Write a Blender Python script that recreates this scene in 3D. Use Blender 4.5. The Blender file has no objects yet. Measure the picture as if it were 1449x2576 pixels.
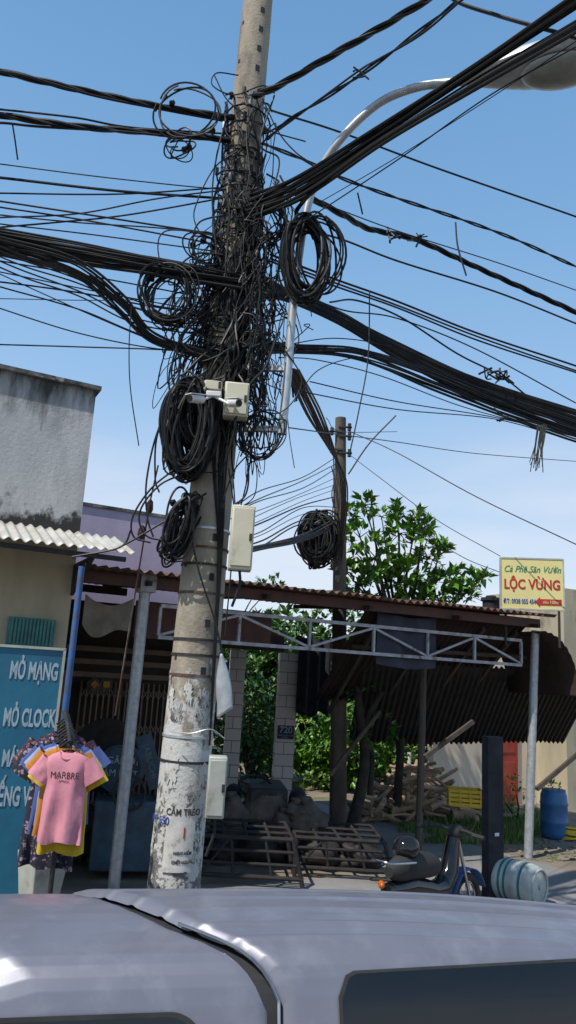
import bpy, math, random
from mathutils import Matrix, Vector, noise
random.seed(7)
rad=math.radians
scene=bpy.context.scene
COL=scene.collection
# ------------------------------------------------------------ camera
H=2.5; F=1874.0
CAM=Vector((0,0,H))
R4=Matrix.Rotation(rad(90+12.4),4,'X')@Matrix.Rotation(rad(3.3),4,'Z')
R3=R4.to_3x3()
cd=bpy.data.cameras.new("camera"); cd.sensor_fit='VERTICAL'; cd.sensor_height=36; cd.lens=F/2576*36
cd.clip_end=2000; cd.clip_start=0.05
co=bpy.data.objects.new("camera",cd); co.matrix_world=Matrix.Translation(CAM)@R4
COL.objects.link(co); scene.camera=co
# survey helpers: convert a measured sight line plus a real distance / height into metres
def ray(px,py): return R3@Vector(((px-724.5)/F,-(py-1288)/F,-1))
def W(px,py,d):
    v=ray(px,py); return CAM+v*(d/v.y)
def G(px,py,z=0.0):
    v=ray(px,py); return CAM+v*((z-H)/v.z)
def RP(px,py,p0,n):
    v=ray(px,py); return CAM+v*((p0-CAM).dot(n)/v.dot(n))
A=rad(27); U=Vector((math.cos(A),math.sin(A),0)); V=Vector((-math.sin(A),math.cos(A),0)); Z=Vector((0,0,1))
O=Vector((-1.745,9.27,0))
def S(a,b,z): return O+U*a+V*b+Z*z
# ------------------------------------------------------------ materials
def mat(name,c1,c2=None,scale=4,rough=.7,metal=0,bump=0,bscale=None,lo=.35,hi=.65,c3=None,c3scale=1.2,c3lo=.55,c3hi=.7,stretch=None,spec=.5,coat=0):
    m=bpy.data.materials.new(name); m.use_nodes=True; nt=m.node_tree; N=nt.nodes; L=nt.links
    b=N['Principled BSDF']; b.inputs['Roughness'].default_value=rough; b.inputs['Metallic'].default_value=metal
    b.inputs['Specular IOR Level'].default_value=spec; b.inputs['Coat Weight'].default_value=coat; b.inputs['Coat Roughness'].default_value=.12
    tc=N.new('ShaderNodeTexCoord'); src=tc.outputs['Object']
    if stretch:
        mp=N.new('ShaderNodeMapping'); mp.inputs['Scale'].default_value=stretch; L.new(src,mp.inputs['Vector']); vs=mp.outputs['Vector']
    else: vs=src
    def nz(sc,v,det=8):
        n=N.new('ShaderNodeTexNoise'); n.inputs['Scale'].default_value=sc; n.inputs['Detail'].default_value=det; n.inputs['Roughness'].default_value=.62
        L.new(v,n.inputs['Vector']); return n.outputs['Fac']
    def mr(x,a,bb):
        r=N.new('ShaderNodeMapRange'); r.inputs['From Min'].default_value=a; r.inputs['From Max'].default_value=bb; L.new(x,r.inputs['Value']); return r.outputs['Result']
    def mix(f,x,y):
        mx=N.new('ShaderNodeMix'); mx.data_type='RGBA'; L.new(f,mx.inputs['Factor'])
        for s,i in ((x,6),(y,7)):
            if isinstance(s,tuple): mx.inputs[i].default_value=(*s,1)
            else: L.new(s,mx.inputs[i])
        return mx.outputs[2]
    if c2 is None: c2=tuple(x*.75 for x in c1)
    col=mix(mr(nz(scale,vs),lo,hi),c1,c2)
    if c3: col=mix(mr(nz(c3scale,vs),c3lo,c3hi),col,c3)
    L.new(col,b.inputs['Base Color'])
    if bump:
        bp=N.new('ShaderNodeBump'); bp.inputs['Strength'].default_value=bump; bp.inputs['Distance'].default_value=.02
        L.new(nz(bscale or scale*4,src),bp.inputs['Height']); L.new(bp.outputs['Normal'],b.inputs['Normal'])
    return m
def stain(m,zA,zB,col,nscale,stretch,n0,n1,wob=.6):
    # weathering that depends on the real height of the surface
    nt=m.node_tree; N=nt.nodes; L=nt.links; b=N['Principled BSDF']
    old=b.inputs['Base Color'].links[0].from_socket
    ge=N.new('ShaderNodeNewGeometry'); mp=N.new('ShaderNodeMapping'); mp.inputs['Scale'].default_value=stretch; L.new(ge.outputs['Position'],mp.inputs['Vector'])
    n=N.new('ShaderNodeTexNoise'); n.inputs['Scale'].default_value=nscale; n.inputs['Detail'].default_value=9; n.inputs['Roughness'].default_value=.68; L.new(mp.outputs['Vector'],n.inputs['Vector'])
    sp=N.new('ShaderNodeSeparateXYZ'); L.new(ge.outputs['Position'],sp.inputs['Vector'])
    r=N.new('ShaderNodeMapRange'); r.inputs['From Min'].default_value=zA; r.inputs['From Max'].default_value=zB; L.new(sp.outputs['Z'],r.inputs['Value'])
    ad=N.new('ShaderNodeMath'); ad.operation='MULTIPLY_ADD'; L.new(r.outputs['Result'],ad.inputs[0]); ad.inputs[1].default_value=wob; L.new(n.outputs['Fac'],ad.inputs[2])
    r2=N.new('ShaderNodeMapRange'); r2.inputs['From Min'].default_value=n0; r2.inputs['From Max'].default_value=n1; L.new(ad.outputs[0],r2.inputs['Value'])
    mx=N.new('ShaderNodeMix'); mx.data_type='RGBA'; L.new(r2.outputs['Result'],mx.inputs['Factor']); L.new(old,mx.inputs[6]); mx.inputs[7].default_value=(*col,1)
    L.new(mx.outputs[2],b.inputs['Base Color'])
M={}
M['black']=mat('cable_black',(.006,.006,.0065),(.014,.0135,.013),9,.5,0,.1,spec=.35)
M['black2']=mat('cable_faded',(.025,.02,.017),(.06,.048,.04),7,.65)
M['conc']=mat('pole_concrete',(.36,.31,.235),(.20,.17,.13),5,.9,0,.5,30,c3=(.08,.07,.058),c3scale=2.4,c3lo=.55,c3hi=.68,stretch=(1,1,.4))
stain(M['conc'],3.4,1.0,(.52,.51,.48),5,(1,1,.8),.78,.84,.62)
stain(M['conc'],3.4,1.0,(.09,.085,.08),6,(1,1,.6),1.0,1.05,.5)
stain(M['conc'],3.6,1.2,(.16,.15,.14),14,(1,1,1),1.0,1.03,.5)
M['pole2']=mat('old_pole',(.14,.11,.09),(.07,.055,.045),5,.9,0,.5,30,stretch=(1,1,.3))
M['white_dirty']=mat('peeling_white',(.5,.49,.46),(.30,.29,.27),9,.85,0,.3,30,c3=(.09,.085,.08),c3scale=3.5,c3lo=.55,c3hi=.62)
M['paper']=mat('paper',(.62,.61,.57),(.46,.44,.40),12,.8,c3=(.24,.22,.2),c3scale=6,c3lo=.58,c3hi=.64)
M['galv']=mat('galvanised',(.44,.46,.47),(.29,.30,.31),14,.45,.35,.1)
M['galvlight']=mat('galvanised_light',(.52,.54,.55),(.37,.39,.40),10,.4,.4)
M['cream']=mat('cream_plastic',(.60,.56,.42),(.48,.45,.33),3,.5,c3=(.26,.23,.17),c3scale=3,c3lo=.6,c3hi=.75)
M['greybox']=mat('grey_box',(.44,.45,.39),(.32,.32,.27),5,.5,c3=(.17,.15,.12),c3scale=4,c3lo=.58,c3hi=.72)
M['whitep']=mat('white_plastic',(.7,.7,.68),(.55,.55,.53),4,.4)
M['glassblack']=mat('black_gloss',(.01,.01,.012),(.015,.015,.015),4,.08)
M['wallgrey']=mat('weathered_wall',(.56,.56,.55),(.42,.42,.42),2.2,.95,0,.3,20,c3=(.24,.24,.24),c3scale=1.6,c3lo=.52,c3hi=.75,stretch=(1,1,.3))
stain(M['wallgrey'],4.9,5.95,(.06,.06,.06),2.6,(1.6,1.6,.35),.80,1.06,.62)
stain(M['wallgrey'],4.75,4.0,(.035,.035,.035),3.2,(1,1,.8),.86,.98,.6)
M['mould']=mat('black_mould',(.035,.035,.035),(.2,.2,.19),5,.95,0,.3,c3=(.3,.3,.29),c3scale=4,c3lo=.56,c3hi=.62)
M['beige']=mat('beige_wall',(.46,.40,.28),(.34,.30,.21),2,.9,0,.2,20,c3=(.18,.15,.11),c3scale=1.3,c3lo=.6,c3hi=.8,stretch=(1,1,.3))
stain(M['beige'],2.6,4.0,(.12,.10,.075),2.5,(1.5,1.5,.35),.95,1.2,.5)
M['purple']=mat('lilac_wall',(.52,.43,.55),(.45,.38,.5),1.5,.9,0,.2,c3=(.36,.3,.37),c3scale=1,c3lo=.55,c3hi=.8,stretch=(1,1,.25))
stain(M['purple'],4.9,5.6,(.12,.10,.12),3,(1.6,1.6,.3),.95,1.2,.5)
M['zinc']=mat('zinc_sheet',(.55,.54,.50),(.40,.37,.32),3,.5,.1,c3=(.26,.18,.12),c3scale=2,c3lo=.56,c3hi=.75)
M['rust']=mat('rusty_sheet',(.15,.07,.045),(.08,.045,.035),4,.8,.2,.3,c3=(.22,.2,.18),c3scale=3,c3lo=.55,c3hi=.7)
M['rustd']=mat('rusty_dark',(.05,.025,.02),(.026,.016,.014),4,.85,.1,.2)
M['redbeam']=mat('red_brown_beam',(.10,.038,.03),(.055,.027,.022),5,.7)
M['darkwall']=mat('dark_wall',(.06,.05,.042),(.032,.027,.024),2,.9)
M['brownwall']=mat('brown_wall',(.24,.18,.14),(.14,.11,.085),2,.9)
M['trusspaint']=mat('truss_grey_paint',(.42,.43,.46),(.26,.25,.26),9,.6,.1,c3=(.14,.08,.05),c3scale=6,c3lo=.56,c3hi=.66)
M['wood']=mat('weathered_wood',(.10,.08,.06),(.05,.04,.033),5,.9,0,.5,25,stretch=(1,1,.2))
M['log']=mat('firewood',(.46,.32,.20),(.22,.15,.1),4,.9,0,.5,20)
M['bark']=mat('bark',(.05,.04,.032),(.022,.018,.015),6,.95,0,.8,20)
M['leaf']=mat('leaf_green',(.12,.27,.025),(.05,.14,.016),3,.38,c3=(.28,.36,.05),c3scale=2.5,c3lo=.53,c3hi=.72)
M['leafd']=mat('leaf_dark',(.06,.15,.02),(.025,.07,.012),2,.45,c3=(.18,.28,.04),c3scale=1.2,c3lo=.52,c3hi=.72)
M['grass']=mat('grass_blades',(.12,.22,.035),(.07,.13,.02),3,.6,c3=(.24,.24,.08),c3scale=2,c3lo=.55,c3hi=.7)
M['dirt']=mat('ground_dirt',(.26,.21,.155),(.16,.13,.10),1.2,.95,0,.5,12,c3=(.10,.12,.05),c3scale=.5,c3lo=.52,c3hi=.62)
M['alley']=mat('concrete_lane',(.25,.24,.23),(.18,.17,.165),1.2,.95,0,.3,25,c3=(.12,.11,.10),c3scale=.8,c3lo=.55,c3hi=.8)
M['asph']=mat('asphalt',(.06,.06,.06),(.04,.04,.04),3,.9,0,.4,60)
M['creamwall']=mat('cream_wall',(.72,.62,.48),(.56,.48,.38),1.5,.95,0,.2,c3=(.32,.26,.2),c3scale=1,c3lo=.56,c3hi=.8,stretch=(1,1,.4))
M['reddoor']=mat('red_door',(.40,.055,.03),(.25,.035,.02),3,.6)
M['bluedrum']=mat('blue_plastic',(.03,.14,.33),(.02,.09,.22),4,.45)
M['bluepaint']=mat('blue_paint',(.04,.13,.38),(.06,.09,.16),8,.6,c3=(.15,.08,.05),c3scale=5,c3lo=.58,c3hi=.68)
M['yellow']=mat('yellow_plastic',(.66,.45,.03),(.5,.32,.02),6,.5)
M['signblue']=mat('sign_blue',(.015,.15,.24),(.012,.10,.17),2,.55,c3=(.05,.08,.10),c3scale=2,c3lo=.6,c3hi=.8)
M['signtext']=mat('sign_white',(.42,.50,.54),(.22,.32,.38),13,.6)
M['platetext']=mat('dull_lettering',(.16,.19,.21),(.08,.11,.13),9,.6)
M['teal']=mat('teal_shutter',(.06,.22,.20),(.03,.11,.11),6,.6)
M['signyel']=mat('sign_yellow',(.74,.65,.28),(.68,.59,.25),2,.5)
M['red']=mat('red_ink',(.45,.03,.02),(.36,.02,.02),2,.5)
M['green']=mat('green_ink',(.02,.25,.12),(.02,.2,.1),2,.5)
M['blueink']=mat('blue_ink',(.02,.08,.35),(.02,.06,.25),2,.5)
M['blackink']=mat('black_ink',(.02,.02,.02),(.05,.05,.05),8,.6)
M['pink']=mat('pink_cotton',(.64,.26,.31),(.58,.22,.27),5,.9,0,.25,9)
M['shirtyel']=mat('yellow_cotton',(.62,.43,.02),(.5,.34,.02),5,.9)
M['shirtblue']=mat('blue_cotton',(.07,.11,.30),(.05,.07,.2),5,.9)
M['orange']=mat('orange_cotton',(.50,.2,.03),(.36,.13,.02),5,.9)
M['white']=mat('pale_blue_cotton',(.3,.34,.5),(.22,.26,.4),5,.9)
M['floral']=mat('floral_cotton',(.015,.015,.03),(.02,.02,.035),5,.9,c3=(.36,.24,.32),c3scale=26,c3lo=.56,c3hi=.6)
M['floral2']=mat('floral_red',(.06,.02,.04),(.04,.02,.055),5,.9,c3=(.3,.18,.12),c3scale=30,c3lo=.54,c3hi=.6)
M['tile']=mat('tile',(.50,.46,.43),(.42,.38,.36),2,.25)
M['car']=mat('silver_paint',(.20,.20,.235),(.175,.175,.21),2.2,.42,.3,.02,60,c3=(.26,.26,.29),c3scale=5,c3lo=.5,c3hi=.8,coat=.35)
M['carglass']=mat('tinted_glass',(.006,.008,.010),(.01,.01,.012),2,.05)
M['rubber']=mat('rubber',(.015,.015,.015),(.03,.03,.03),6,.8)
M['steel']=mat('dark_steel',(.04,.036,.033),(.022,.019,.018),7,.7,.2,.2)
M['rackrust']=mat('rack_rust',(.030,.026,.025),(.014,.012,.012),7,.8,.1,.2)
M['chrome']=mat('chrome',(.5,.5,.5),(.4,.4,.4),7,.2,1)
M['sack']=mat('sackcloth',(.13,.10,.08),(.07,.055,.045),7,.95,0,.4)
M['machblue']=mat('machine_blue',(.045,.09,.13),(.025,.05,.07),6,.7,c3=(.08,.05,.035),c3scale=4,c3lo=.57,c3hi=.7)
M['tarp']=mat('dark_tarp',(.012,.013,.016),(.03,.03,.035),5,.9)
M['navy']=mat('navy_tarp',(.015,.022,.05),(.01,.014,.03),3,.6)
M['greycloth']=mat('grey_cloth',(.3,.27,.22),(.17,.15,.12),3,.9)
M['barrel']=mat('pale_barrel',(.50,.52,.48),(.36,.38,.35),6,.5,c3=(.2,.18,.14),c3scale=3,c3lo=.56,c3hi=.7)
M['lampglass']=mat('lamp_cover',(.34,.35,.31),(.22,.22,.2),5,.3)
M['ornge']=mat('orange_lens',(.6,.12,.01),(.5,.1,.01),5,.2)
def tile_mat():
    m=M['tile']; nt=m.node_tree; N=nt.nodes; L=nt.links; b=N['Principled BSDF']
    tc=N.new('ShaderNodeTexCoord'); br=N.new('ShaderNodeTexBrick'); mp=N.new('ShaderNodeMapping'); mp.inputs['Rotation'].default_value=(rad(90),0,0)
    L.new(tc.outputs['Object'],mp.inputs['Vector']); L.new(mp.outputs['Vector'],br.inputs['Vector'])
    br.inputs['Color1'].default_value=(.66,.62,.59,1); br.inputs['Color2'].default_value=(.58,.52,.50,1); br.inputs['Mortar'].default_value=(.18,.16,.15,1)
    br.inputs['Scale'].default_value=1; br.inputs['Brick Width'].default_value=.4; br.inputs['Row Height'].default_value=.22; br.inputs['Mortar Size'].default_value=.008
    L.new(br.outputs['Color'],b.inputs['Base Color'])
tile_mat()
# ------------------------------------------------------------ mesh builder
def frames(pts):
    out=[]; prev=None
    for i,p in enumerate(pts):
        t=(pts[min(i+1,len(pts)-1)]-pts[max(i-1,0)])
        if t.length<1e-9: t=Vector((0,0,1))
        t.normalize()
        if prev is None:
            r=Vector((0,0,1)) if abs(t.z)<.9 else Vector((1,0,0)); n=t.cross(r).normalized()
        else:
            n=(prev-t*prev.dot(t)); n=n.normalized() if n.length>1e-6 else t.cross(Vector((0,1,.1))).normalized()
        prev=n; out.append((n,t.cross(n)))
    return out
class MB:
    def __init__(s): s.v=[]; s.f=[]; s.m=[]; s.mi=0
    def add(s,vs,fs):
        n=len(s.v); s.v+=[Vector(x) for x in vs]; s.f+=[tuple(i+n for i in f) for f in fs]; s.m+=[s.mi]*len(fs)
    def boxa(s,c,x,y,z):
        c=Vector(c); vs=[c+x*i+y*j+z*k for i in(-1,1) for j in(-1,1) for k in(-1,1)]
        s.add(vs,[(0,1,3,2),(4,6,7,5),(0,4,5,1),(2,3,7,6),(0,2,6,4),(1,5,7,3)])
    def box(s,c,sx,sy,sz,yaw=0):
        s.boxa(c,Vector((math.cos(yaw),math.sin(yaw),0))*sx/2,Vector((-math.sin(yaw),math.cos(yaw),0))*sy/2,Z*sz/2)
    def bar(s,p0,p1,w,h,side=None):
        p0=Vector(p0);p1=Vector(p1);t=(p1-p0); L=t.length; t.normalize()
        sd=Vector(side) if side is not None else t.cross(Z)
        if sd.length<.01: sd=U.copy()
        sd=(sd-t*sd.dot(t)).normalized(); up=sd.cross(t)
        s.boxa((p0+p1)/2,t*L/2,sd*w/2,up*h/2)
    def tube(s,pts,r,n=6,caps=True,closed=False):
        pts=[Vector(p) for p in pts]; fr=frames(pts); N=len(pts); vs=[]
        for i,p in enumerate(pts):
            ri=r[i] if isinstance(r,(list,tuple)) else r
            a,b=fr[i]
            for k in range(n):
                th=2*math.pi*k/n; vs.append(p+a*math.cos(th)*ri+b*math.sin(th)*ri)
        fs=[(i*n+k,i*n+(k+1)%n,(i+1)*n+(k+1)%n,(i+1)*n+k) for i in range(N-1) for k in range(n)]
        if caps: fs+= [tuple(range(n-1,-1,-1)),tuple((N-1)*n+k for k in range(n))]
        s.add(vs,fs)
    def cyl(s,p0,p1,r0,r1=None,n=16): s.tube([p0,p1],[r0,r0 if r1 is None else r1],n)
    def blob(s,c,rx,ry,rz,nz_=.15,seed=0,n=14,m=10,yaw=0):
        c=Vector(c); vs=[]; rt=Matrix.Rotation(yaw,3,'Z')
        for j in range(m+1):
            ph=math.pi*j/m
            for i in range(n):
                th=2*math.pi*i/n; d=Vector((math.sin(ph)*math.cos(th),math.sin(ph)*math.sin(th),math.cos(ph)))
                k=1+nz_*noise.noise(d*2+Vector((seed,seed*.7,3)))*2
                vs.append(c+rt@Vector((d.x*rx*k,d.y*ry*k,d.z*rz*k)))
        fs=[(j*n+i,(j+1)*n+i,(j+1)*n+(i+1)%n,j*n+(i+1)%n) for j in range(m) for i in range(n)]
        s.add(vs,fs)
    def torus(s,c,ax,R,r,n=28,k=8):
        c=Vector(c); ax=Vector(ax).normalized(); a=ax.orthogonal().normalized(); b=ax.cross(a)
        vs=[];fs=[]
        for i in range(n):
            th=2*math.pi*i/n; d=a*math.cos(th)+b*math.sin(th)
            for j in range(k):
                p=2*math.pi*j/k; vs.append(c+d*(R+r*math.cos(p))+ax*r*math.sin(p))
        for i in range(n):
            for j in range(k): fs.append((i*k+j,((i+1)%n)*k+j,((i+1)%n)*k+(j+1)%k,i*k+(j+1)%k))
        s.add(vs,fs)
    def sheet(s,fn,nu,nv):
        vs=[fn(i/nu,j/nv) for i in range(nu+1) for j in range(nv+1)]
        s.add(vs,[(i*(nv+1)+j,(i+1)*(nv+1)+j,(i+1)*(nv+1)+j+1,i*(nv+1)+j+1) for i in range(nu) for j in range(nv)])
    def build(s,name,mats,label=None,cat=None,parent=None,smooth=True,bevel=0,group=None,kind=None,solid=0,base=False,ang=40):
        me=bpy.data.meshes.new(name)
        mn=Vector([min(v[i] for v in s.v) for i in range(3)]); mx=Vector([max(v[i] for v in s.v) for i in range(3)])
        c=(mn+mx)/2
        if base: c.z=mn.z
        me.from_pydata([v-c for v in s.v],[],s.f)
        if not isinstance(mats,(list,tuple)): mats=[mats]
        for m in mats: me.materials.append(M[m] if isinstance(m,str) else m)
        me.polygons.foreach_set('material_index',s.m)
        if smooth:
            me.polygons.foreach_set('use_smooth',[True]*len(me.polygons)); me.set_sharp_from_angle(angle=rad(ang))
        me.update()
        o=bpy.data.objects.new(name,me); COL.objects.link(o); o.location=c
        fin(o,label,cat,parent,group,kind)
        if solid:
            md=o.modifiers.new('solid','SOLIDIFY'); md.thickness=solid; md.offset=0
        if bevel:
            md=o.modifiers.new('bevel','BEVEL'); md.width=bevel; md.segments=2; md.limit_method='ANGLE'
        return o
def wloc(o):
    l=o.location.copy()
    while o.parent: o=o.parent; l+=o.location
    return l
def fin(o,label,cat,parent,group=None,kind=None):
    if label: o['label']=label
    if cat: o['category']=cat
    if group: o['group']=group
    if kind: o['kind']=kind
    if parent:
        o.location=o.location-wloc(parent); o.parent=parent
def thing(name,loc,label,cat,group=None):
    o=bpy.data.objects.new(name,None); o.empty_display_size=.1; COL.objects.link(o); o.location=Vector(loc); fin(o,label,cat,None,group); return o
def text(name,body,c,right,up,size,m,parent,sx=1,shear=0,bold=0,th=.002):
    cu=bpy.data.curves.new(name,'FONT'); cu.body=body; cu.size=size; cu.align_x='CENTER'; cu.align_y='CENTER'; cu.extrude=th; cu.shear=shear; cu.offset=bold; cu.resolution_u=3
    t=bpy.data.objects.new(name,cu); COL.objects.link(t)
    dg=bpy.context.evaluated_depsgraph_get(); dg.update()
    me=bpy.data.meshes.new_from_object(t.evaluated_get(dg)); bpy.data.objects.remove(t)
    right=right.normalized(); n=right.cross(up).normalized(); up=n.cross(right)
    for v in me.vertices:
        p=v.co.copy(); v.co=right*p.x*sx+up*p.y+n*p.z
    me.materials.clear(); me.materials.append(M[m])
    o=bpy.data.objects.new(name,me); COL.objects.link(o); o.location=Vector(c); fin(o,None,None,parent); return o
def cat_rom(P,n=10):
    P=[Vector(p) for p in P]; out=[]
    Q=[P[0]*2-P[1]]+P+[P[-1]*2-P[-2]]
    for i in range(1,len(Q)-2):
        a,b,c,d=Q[i-1:i+3]
        for k in range(n):
            t=k/n; out.append(.5*((2*b)+(c-a)*t+(2*a-5*b+4*c-d)*t*t+(3*b-a-3*c+d)*t**3))
    out.append(P[-1]); return out
def sheetcorr(P00,P10,P01,waves,amp,nrm,nv=6,jag=0):
    P00,P10,P01=Vector(P00),Vector(P10),Vector(P01); ex=P10-P00; ey=P01-P00; mb=MB()
    jg=[random.uniform(-jag,jag) for _ in range(waves//8+2)]
    def fn(u,v):
        q=.5+.5*math.cos(u*waves*2*math.pi)
        k=int(u*waves/8)
        p=P00+ex*u+ey*(v*(1+ (jg[k] if v>=.99 else 0)) - (abs(jg[-1-k])*.4 if v<.01 else 0))
        return p+nrm*(amp*(q-.5)*2)+nrm*.02*noise.noise(p*1.3)
    mb.sheet(fn,waves*8,nv); return mb
# ------------------------------------------------------------ world and sun
sd=Vector((-.50,-.47,.98)).normalized()
w=bpy.data.worlds.new("World"); scene.world=w; w.use_nodes=True; nt=w.node_tree; bg=nt.nodes['Background']; LK=nt.links.new
sk=nt.nodes.new('ShaderNodeTexSky'); sk.sky_type='NISHITA'; sk.sun_disc=False; sk.sun_elevation=math.asin(sd.z); sk.sun_rotation=math.atan2(sd.x,sd.y)
sk.dust_density=.6; sk.ozone_density=1.6; sk.air_density=1.0
tc=nt.nodes.new('ShaderNodeTexCoord'); sp=nt.nodes.new('ShaderNodeSeparateXYZ'); LK(tc.outputs['Generated'],sp.inputs['Vector'])
cr=nt.nodes.new('ShaderNodeValToRGB'); e=cr.color_ramp.elements; e[0].position=0; e[0].color=(.76,.82,.90,1); e[1].position=1; e[1].color=(.08,.21,.45,1)
for p_,c_ in((.10,(.66,.76,.90)),(.22,(.49,.65,.86)),(.36,(.31,.52,.80)),(.55,(.20,.41,.70)),(.7,(.15,.34,.62))):
    x=e.new(p_); x.color=(*c_,1)
LK(sp.outputs['Z'],cr.inputs['Fac'])
gm=nt.nodes.new('ShaderNodeVectorMath'); gm.operation='SCALE'; gm.inputs[3].default_value=7.3; LK(cr.outputs['Color'],gm.inputs[0])
m0=nt.nodes.new('ShaderNodeMix'); m0.data_type='RGBA'; m0.inputs['Factor'].default_value=.85; LK(sk.outputs['Color'],m0.inputs[6]); LK(gm.outputs[0],m0.inputs[7])
mp=nt.nodes.new('ShaderNodeMapping'); mp.inputs['Scale'].default_value=(1.2,1.2,4.5); LK(tc.outputs['Generated'],mp.inputs['Vector'])
nn=nt.nodes.new('ShaderNodeTexNoise'); nn.inputs['Scale'].default_value=2.2; nn.inputs['Detail'].default_value=7; LK(mp.outputs['Vector'],nn.inputs['Vector'])
r1=nt.nodes.new('ShaderNodeMapRange'); r1.inputs['From Min'].default_value=.40; r1.inputs['From Max'].default_value=.72; LK(nn.outputs['Fac'],r1.inputs['Value'])
r2=nt.nodes.new('ShaderNodeMapRange'); r2.inputs['From Min'].default_value=.36; r2.inputs['From Max'].default_value=.1; LK(sp.outputs['Z'],r2.inputs['Value'])
mu=nt.nodes.new('ShaderNodeMath'); mu.operation='MULTIPLY'; LK(r1.outputs['Result'],mu.inputs[0]); LK(r2.outputs['Result'],mu.inputs[1])
mx=nt.nodes.new('ShaderNodeMix'); mx.data_type='RGBA'; LK(mu.outputs[0],mx.inputs['Factor']); LK(m0.outputs[2],mx.inputs[6]); mx.inputs[7].default_value=(5.8,5.9,6.2,1)
LK(mx.outputs[2],bg.inputs['Color']); bg.inputs['Strength'].default_value=.15
ld=bpy.data.lights.new('sun','SUN'); ld.energy=4.6; ld.angle=rad(.5); ld.color=(1,.95,.87)
lo=bpy.data.objects.new('sun',ld); lo.rotation_euler=sd.to_track_quat('Z','Y').to_euler(); COL.objects.link(lo); lo.location=(0,0,20)
scene.view_settings.view_transform='Standard'; scene.view_settings.look='None'; scene.view_settings.exposure=0
# ------------------------------------------------------------ ground, roads
mb=MB(); mb.add([(-400,-400,0),(400,-400,0),(400,400,0),(-400,400,0)],[(0,1,2,3)]); mb.build('ground','dirt',kind='structure')
def strip(name,pts,z,m):
    mb=MB(); mb.add([Vector((p.x,p.y,z)) for p in pts],[tuple(range(len(pts)))]); mb.build(name,m,kind='structure',smooth=False)
strip('road',[S(-40,-14,0),S(40,-14,0),S(40,-4.6,0),S(-40,-4.6,0)],.004,'asph')
strip('lane',[G(735,2018),G(790,2018),G(870,2040),G(1000,2078),G(1200,2130),G(1460,2200),G(1900,2330),S(9,-4.6,0),S(3.2,-4.6,0),G(1100,2330),G(960,2200),G(850,2110),G(760,2045)],.006,'alley')
strip('pavement',[S(-12,-4.6,0),S(3.2,-4.6,0),S(3.2,-.2,0),S(-12,-.2,0)],.010,'alley')
# ------------------------------------------------------------ left building
B0=-.85
t=thing('house',S(-3,2,0),'weathered grey two-storey house with black mould streaks','house')
mb=MB(); mb.boxa(S(B0-3,2,4.95),U*3,V*2,Z*.93); mb.build('upper_wall','wallgrey',parent=t)
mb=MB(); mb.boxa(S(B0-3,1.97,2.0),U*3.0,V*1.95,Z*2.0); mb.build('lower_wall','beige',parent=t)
mb=MB(); mb.boxa(S(B0-2.98,1.97,5.9),U*3.03,V*2.03,Z*.025); mb.build('parapet_coping','mould',parent=t)
aw=thing('awning',S(-2,-.5,3.8),'pale corrugated zinc awning on a rusty steel bracket','awning')
mb=sheetcorr(S(-4.2,-1.0,3.72),S(-.42,-1.0,3.72),S(-4.2,.0,4.05),34,.018,Z)
mb.build('corrugated_sheet','zinc',parent=aw,solid=.004)
mb=MB(); mb.bar(S(-4.1,-.92,3.66),S(-.5,-.92,3.66),.05,.05); mb.build('front_beam','steel',parent=aw)
mb=MB()
p=[S(-.86,-.93,3.64),S(-.86,-.03,3.64),S(-.86,-.03,3.3)]
for a,b in((0,1),(1,2),(0,2)): mb.bar(p[a],p[b],.035,.035)
for k in(.3,.6,.85): mb.bar(p[0].lerp(p[1],k),p[0].lerp(p[2],k),.022,.022)
mb.build('bracket','steel',parent=aw)
sh=thing('window',S(-1.55,-.05,2.6),'teal louvred window shutter in a beige wall','window')
c=RP(78,1590,S(0,-.03,0),V); mb=MB(); mb.boxa(c,U*.26,V*.02,Z*.16); mb.build('frame','teal',parent=sh)
mb=MB()
for i in range(12): mb.boxa(c+U*(-.22+.04*i)-V*.03,U*.012,V*.012,Z*.14)
mb.build('louvres','teal',parent=sh)
mb=MB(); top=W(206,1425,7.7); a=Vector((top.x,top.y,0)); mb.cyl(a,top-Z*1.55,.03,n=12); mb.mi=1; mb.cyl(top-Z*1.55,top,.034,n=12); mb.build('awning_post',['rust','bluepaint'],'blue painted steel post, rusty towards its foot','post',base=True)
# blue sign
d=7.3; sg=thing('shop_sign',W(80,2000,d),'faded blue painted sign board with white lettering','sign')
yaw=rad(20); ur=Vector((math.cos(yaw),math.sin(yaw),0))
hw=.50; tr=W(163,1634,d); hh=1.3
mb=MB(); mb.boxa(tr-ur*hw-Z*hh,ur*hw,Vector((-ur.y,ur.x,0))*.015,Z*hh); mb.build('board','signblue',parent=sg)
mb=MB(); nrm=Vector((ur.y,-ur.x,0))
cc=tr-ur*hw-Z*hh+nrm*.012
for sx in(-1,1): mb.boxa(cc+ur*sx*hw,ur*.012,nrm*.02,Z*hh)
mb.boxa(cc+Z*hh,ur*(hw+.01),nrm*.02,Z*.012); mb.build('frame','greybox',parent=sg)
for (px,py,s,b_,sx_) in ((86,1690,.22,'MỞ MẠNG',.41),(74,1808,.22,'MỞ CLOCK',.40),(62,1910,.20,'MÁY ĐIỆN',.42),(42,2006,.23,'TIẾNG VIỆT',.40)):
    text('lettering',b_,RP(px,py,tr+nrm*.019,nrm),ur,Z,s,'signtext',sg,sx=sx_,bold=.007)
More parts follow.
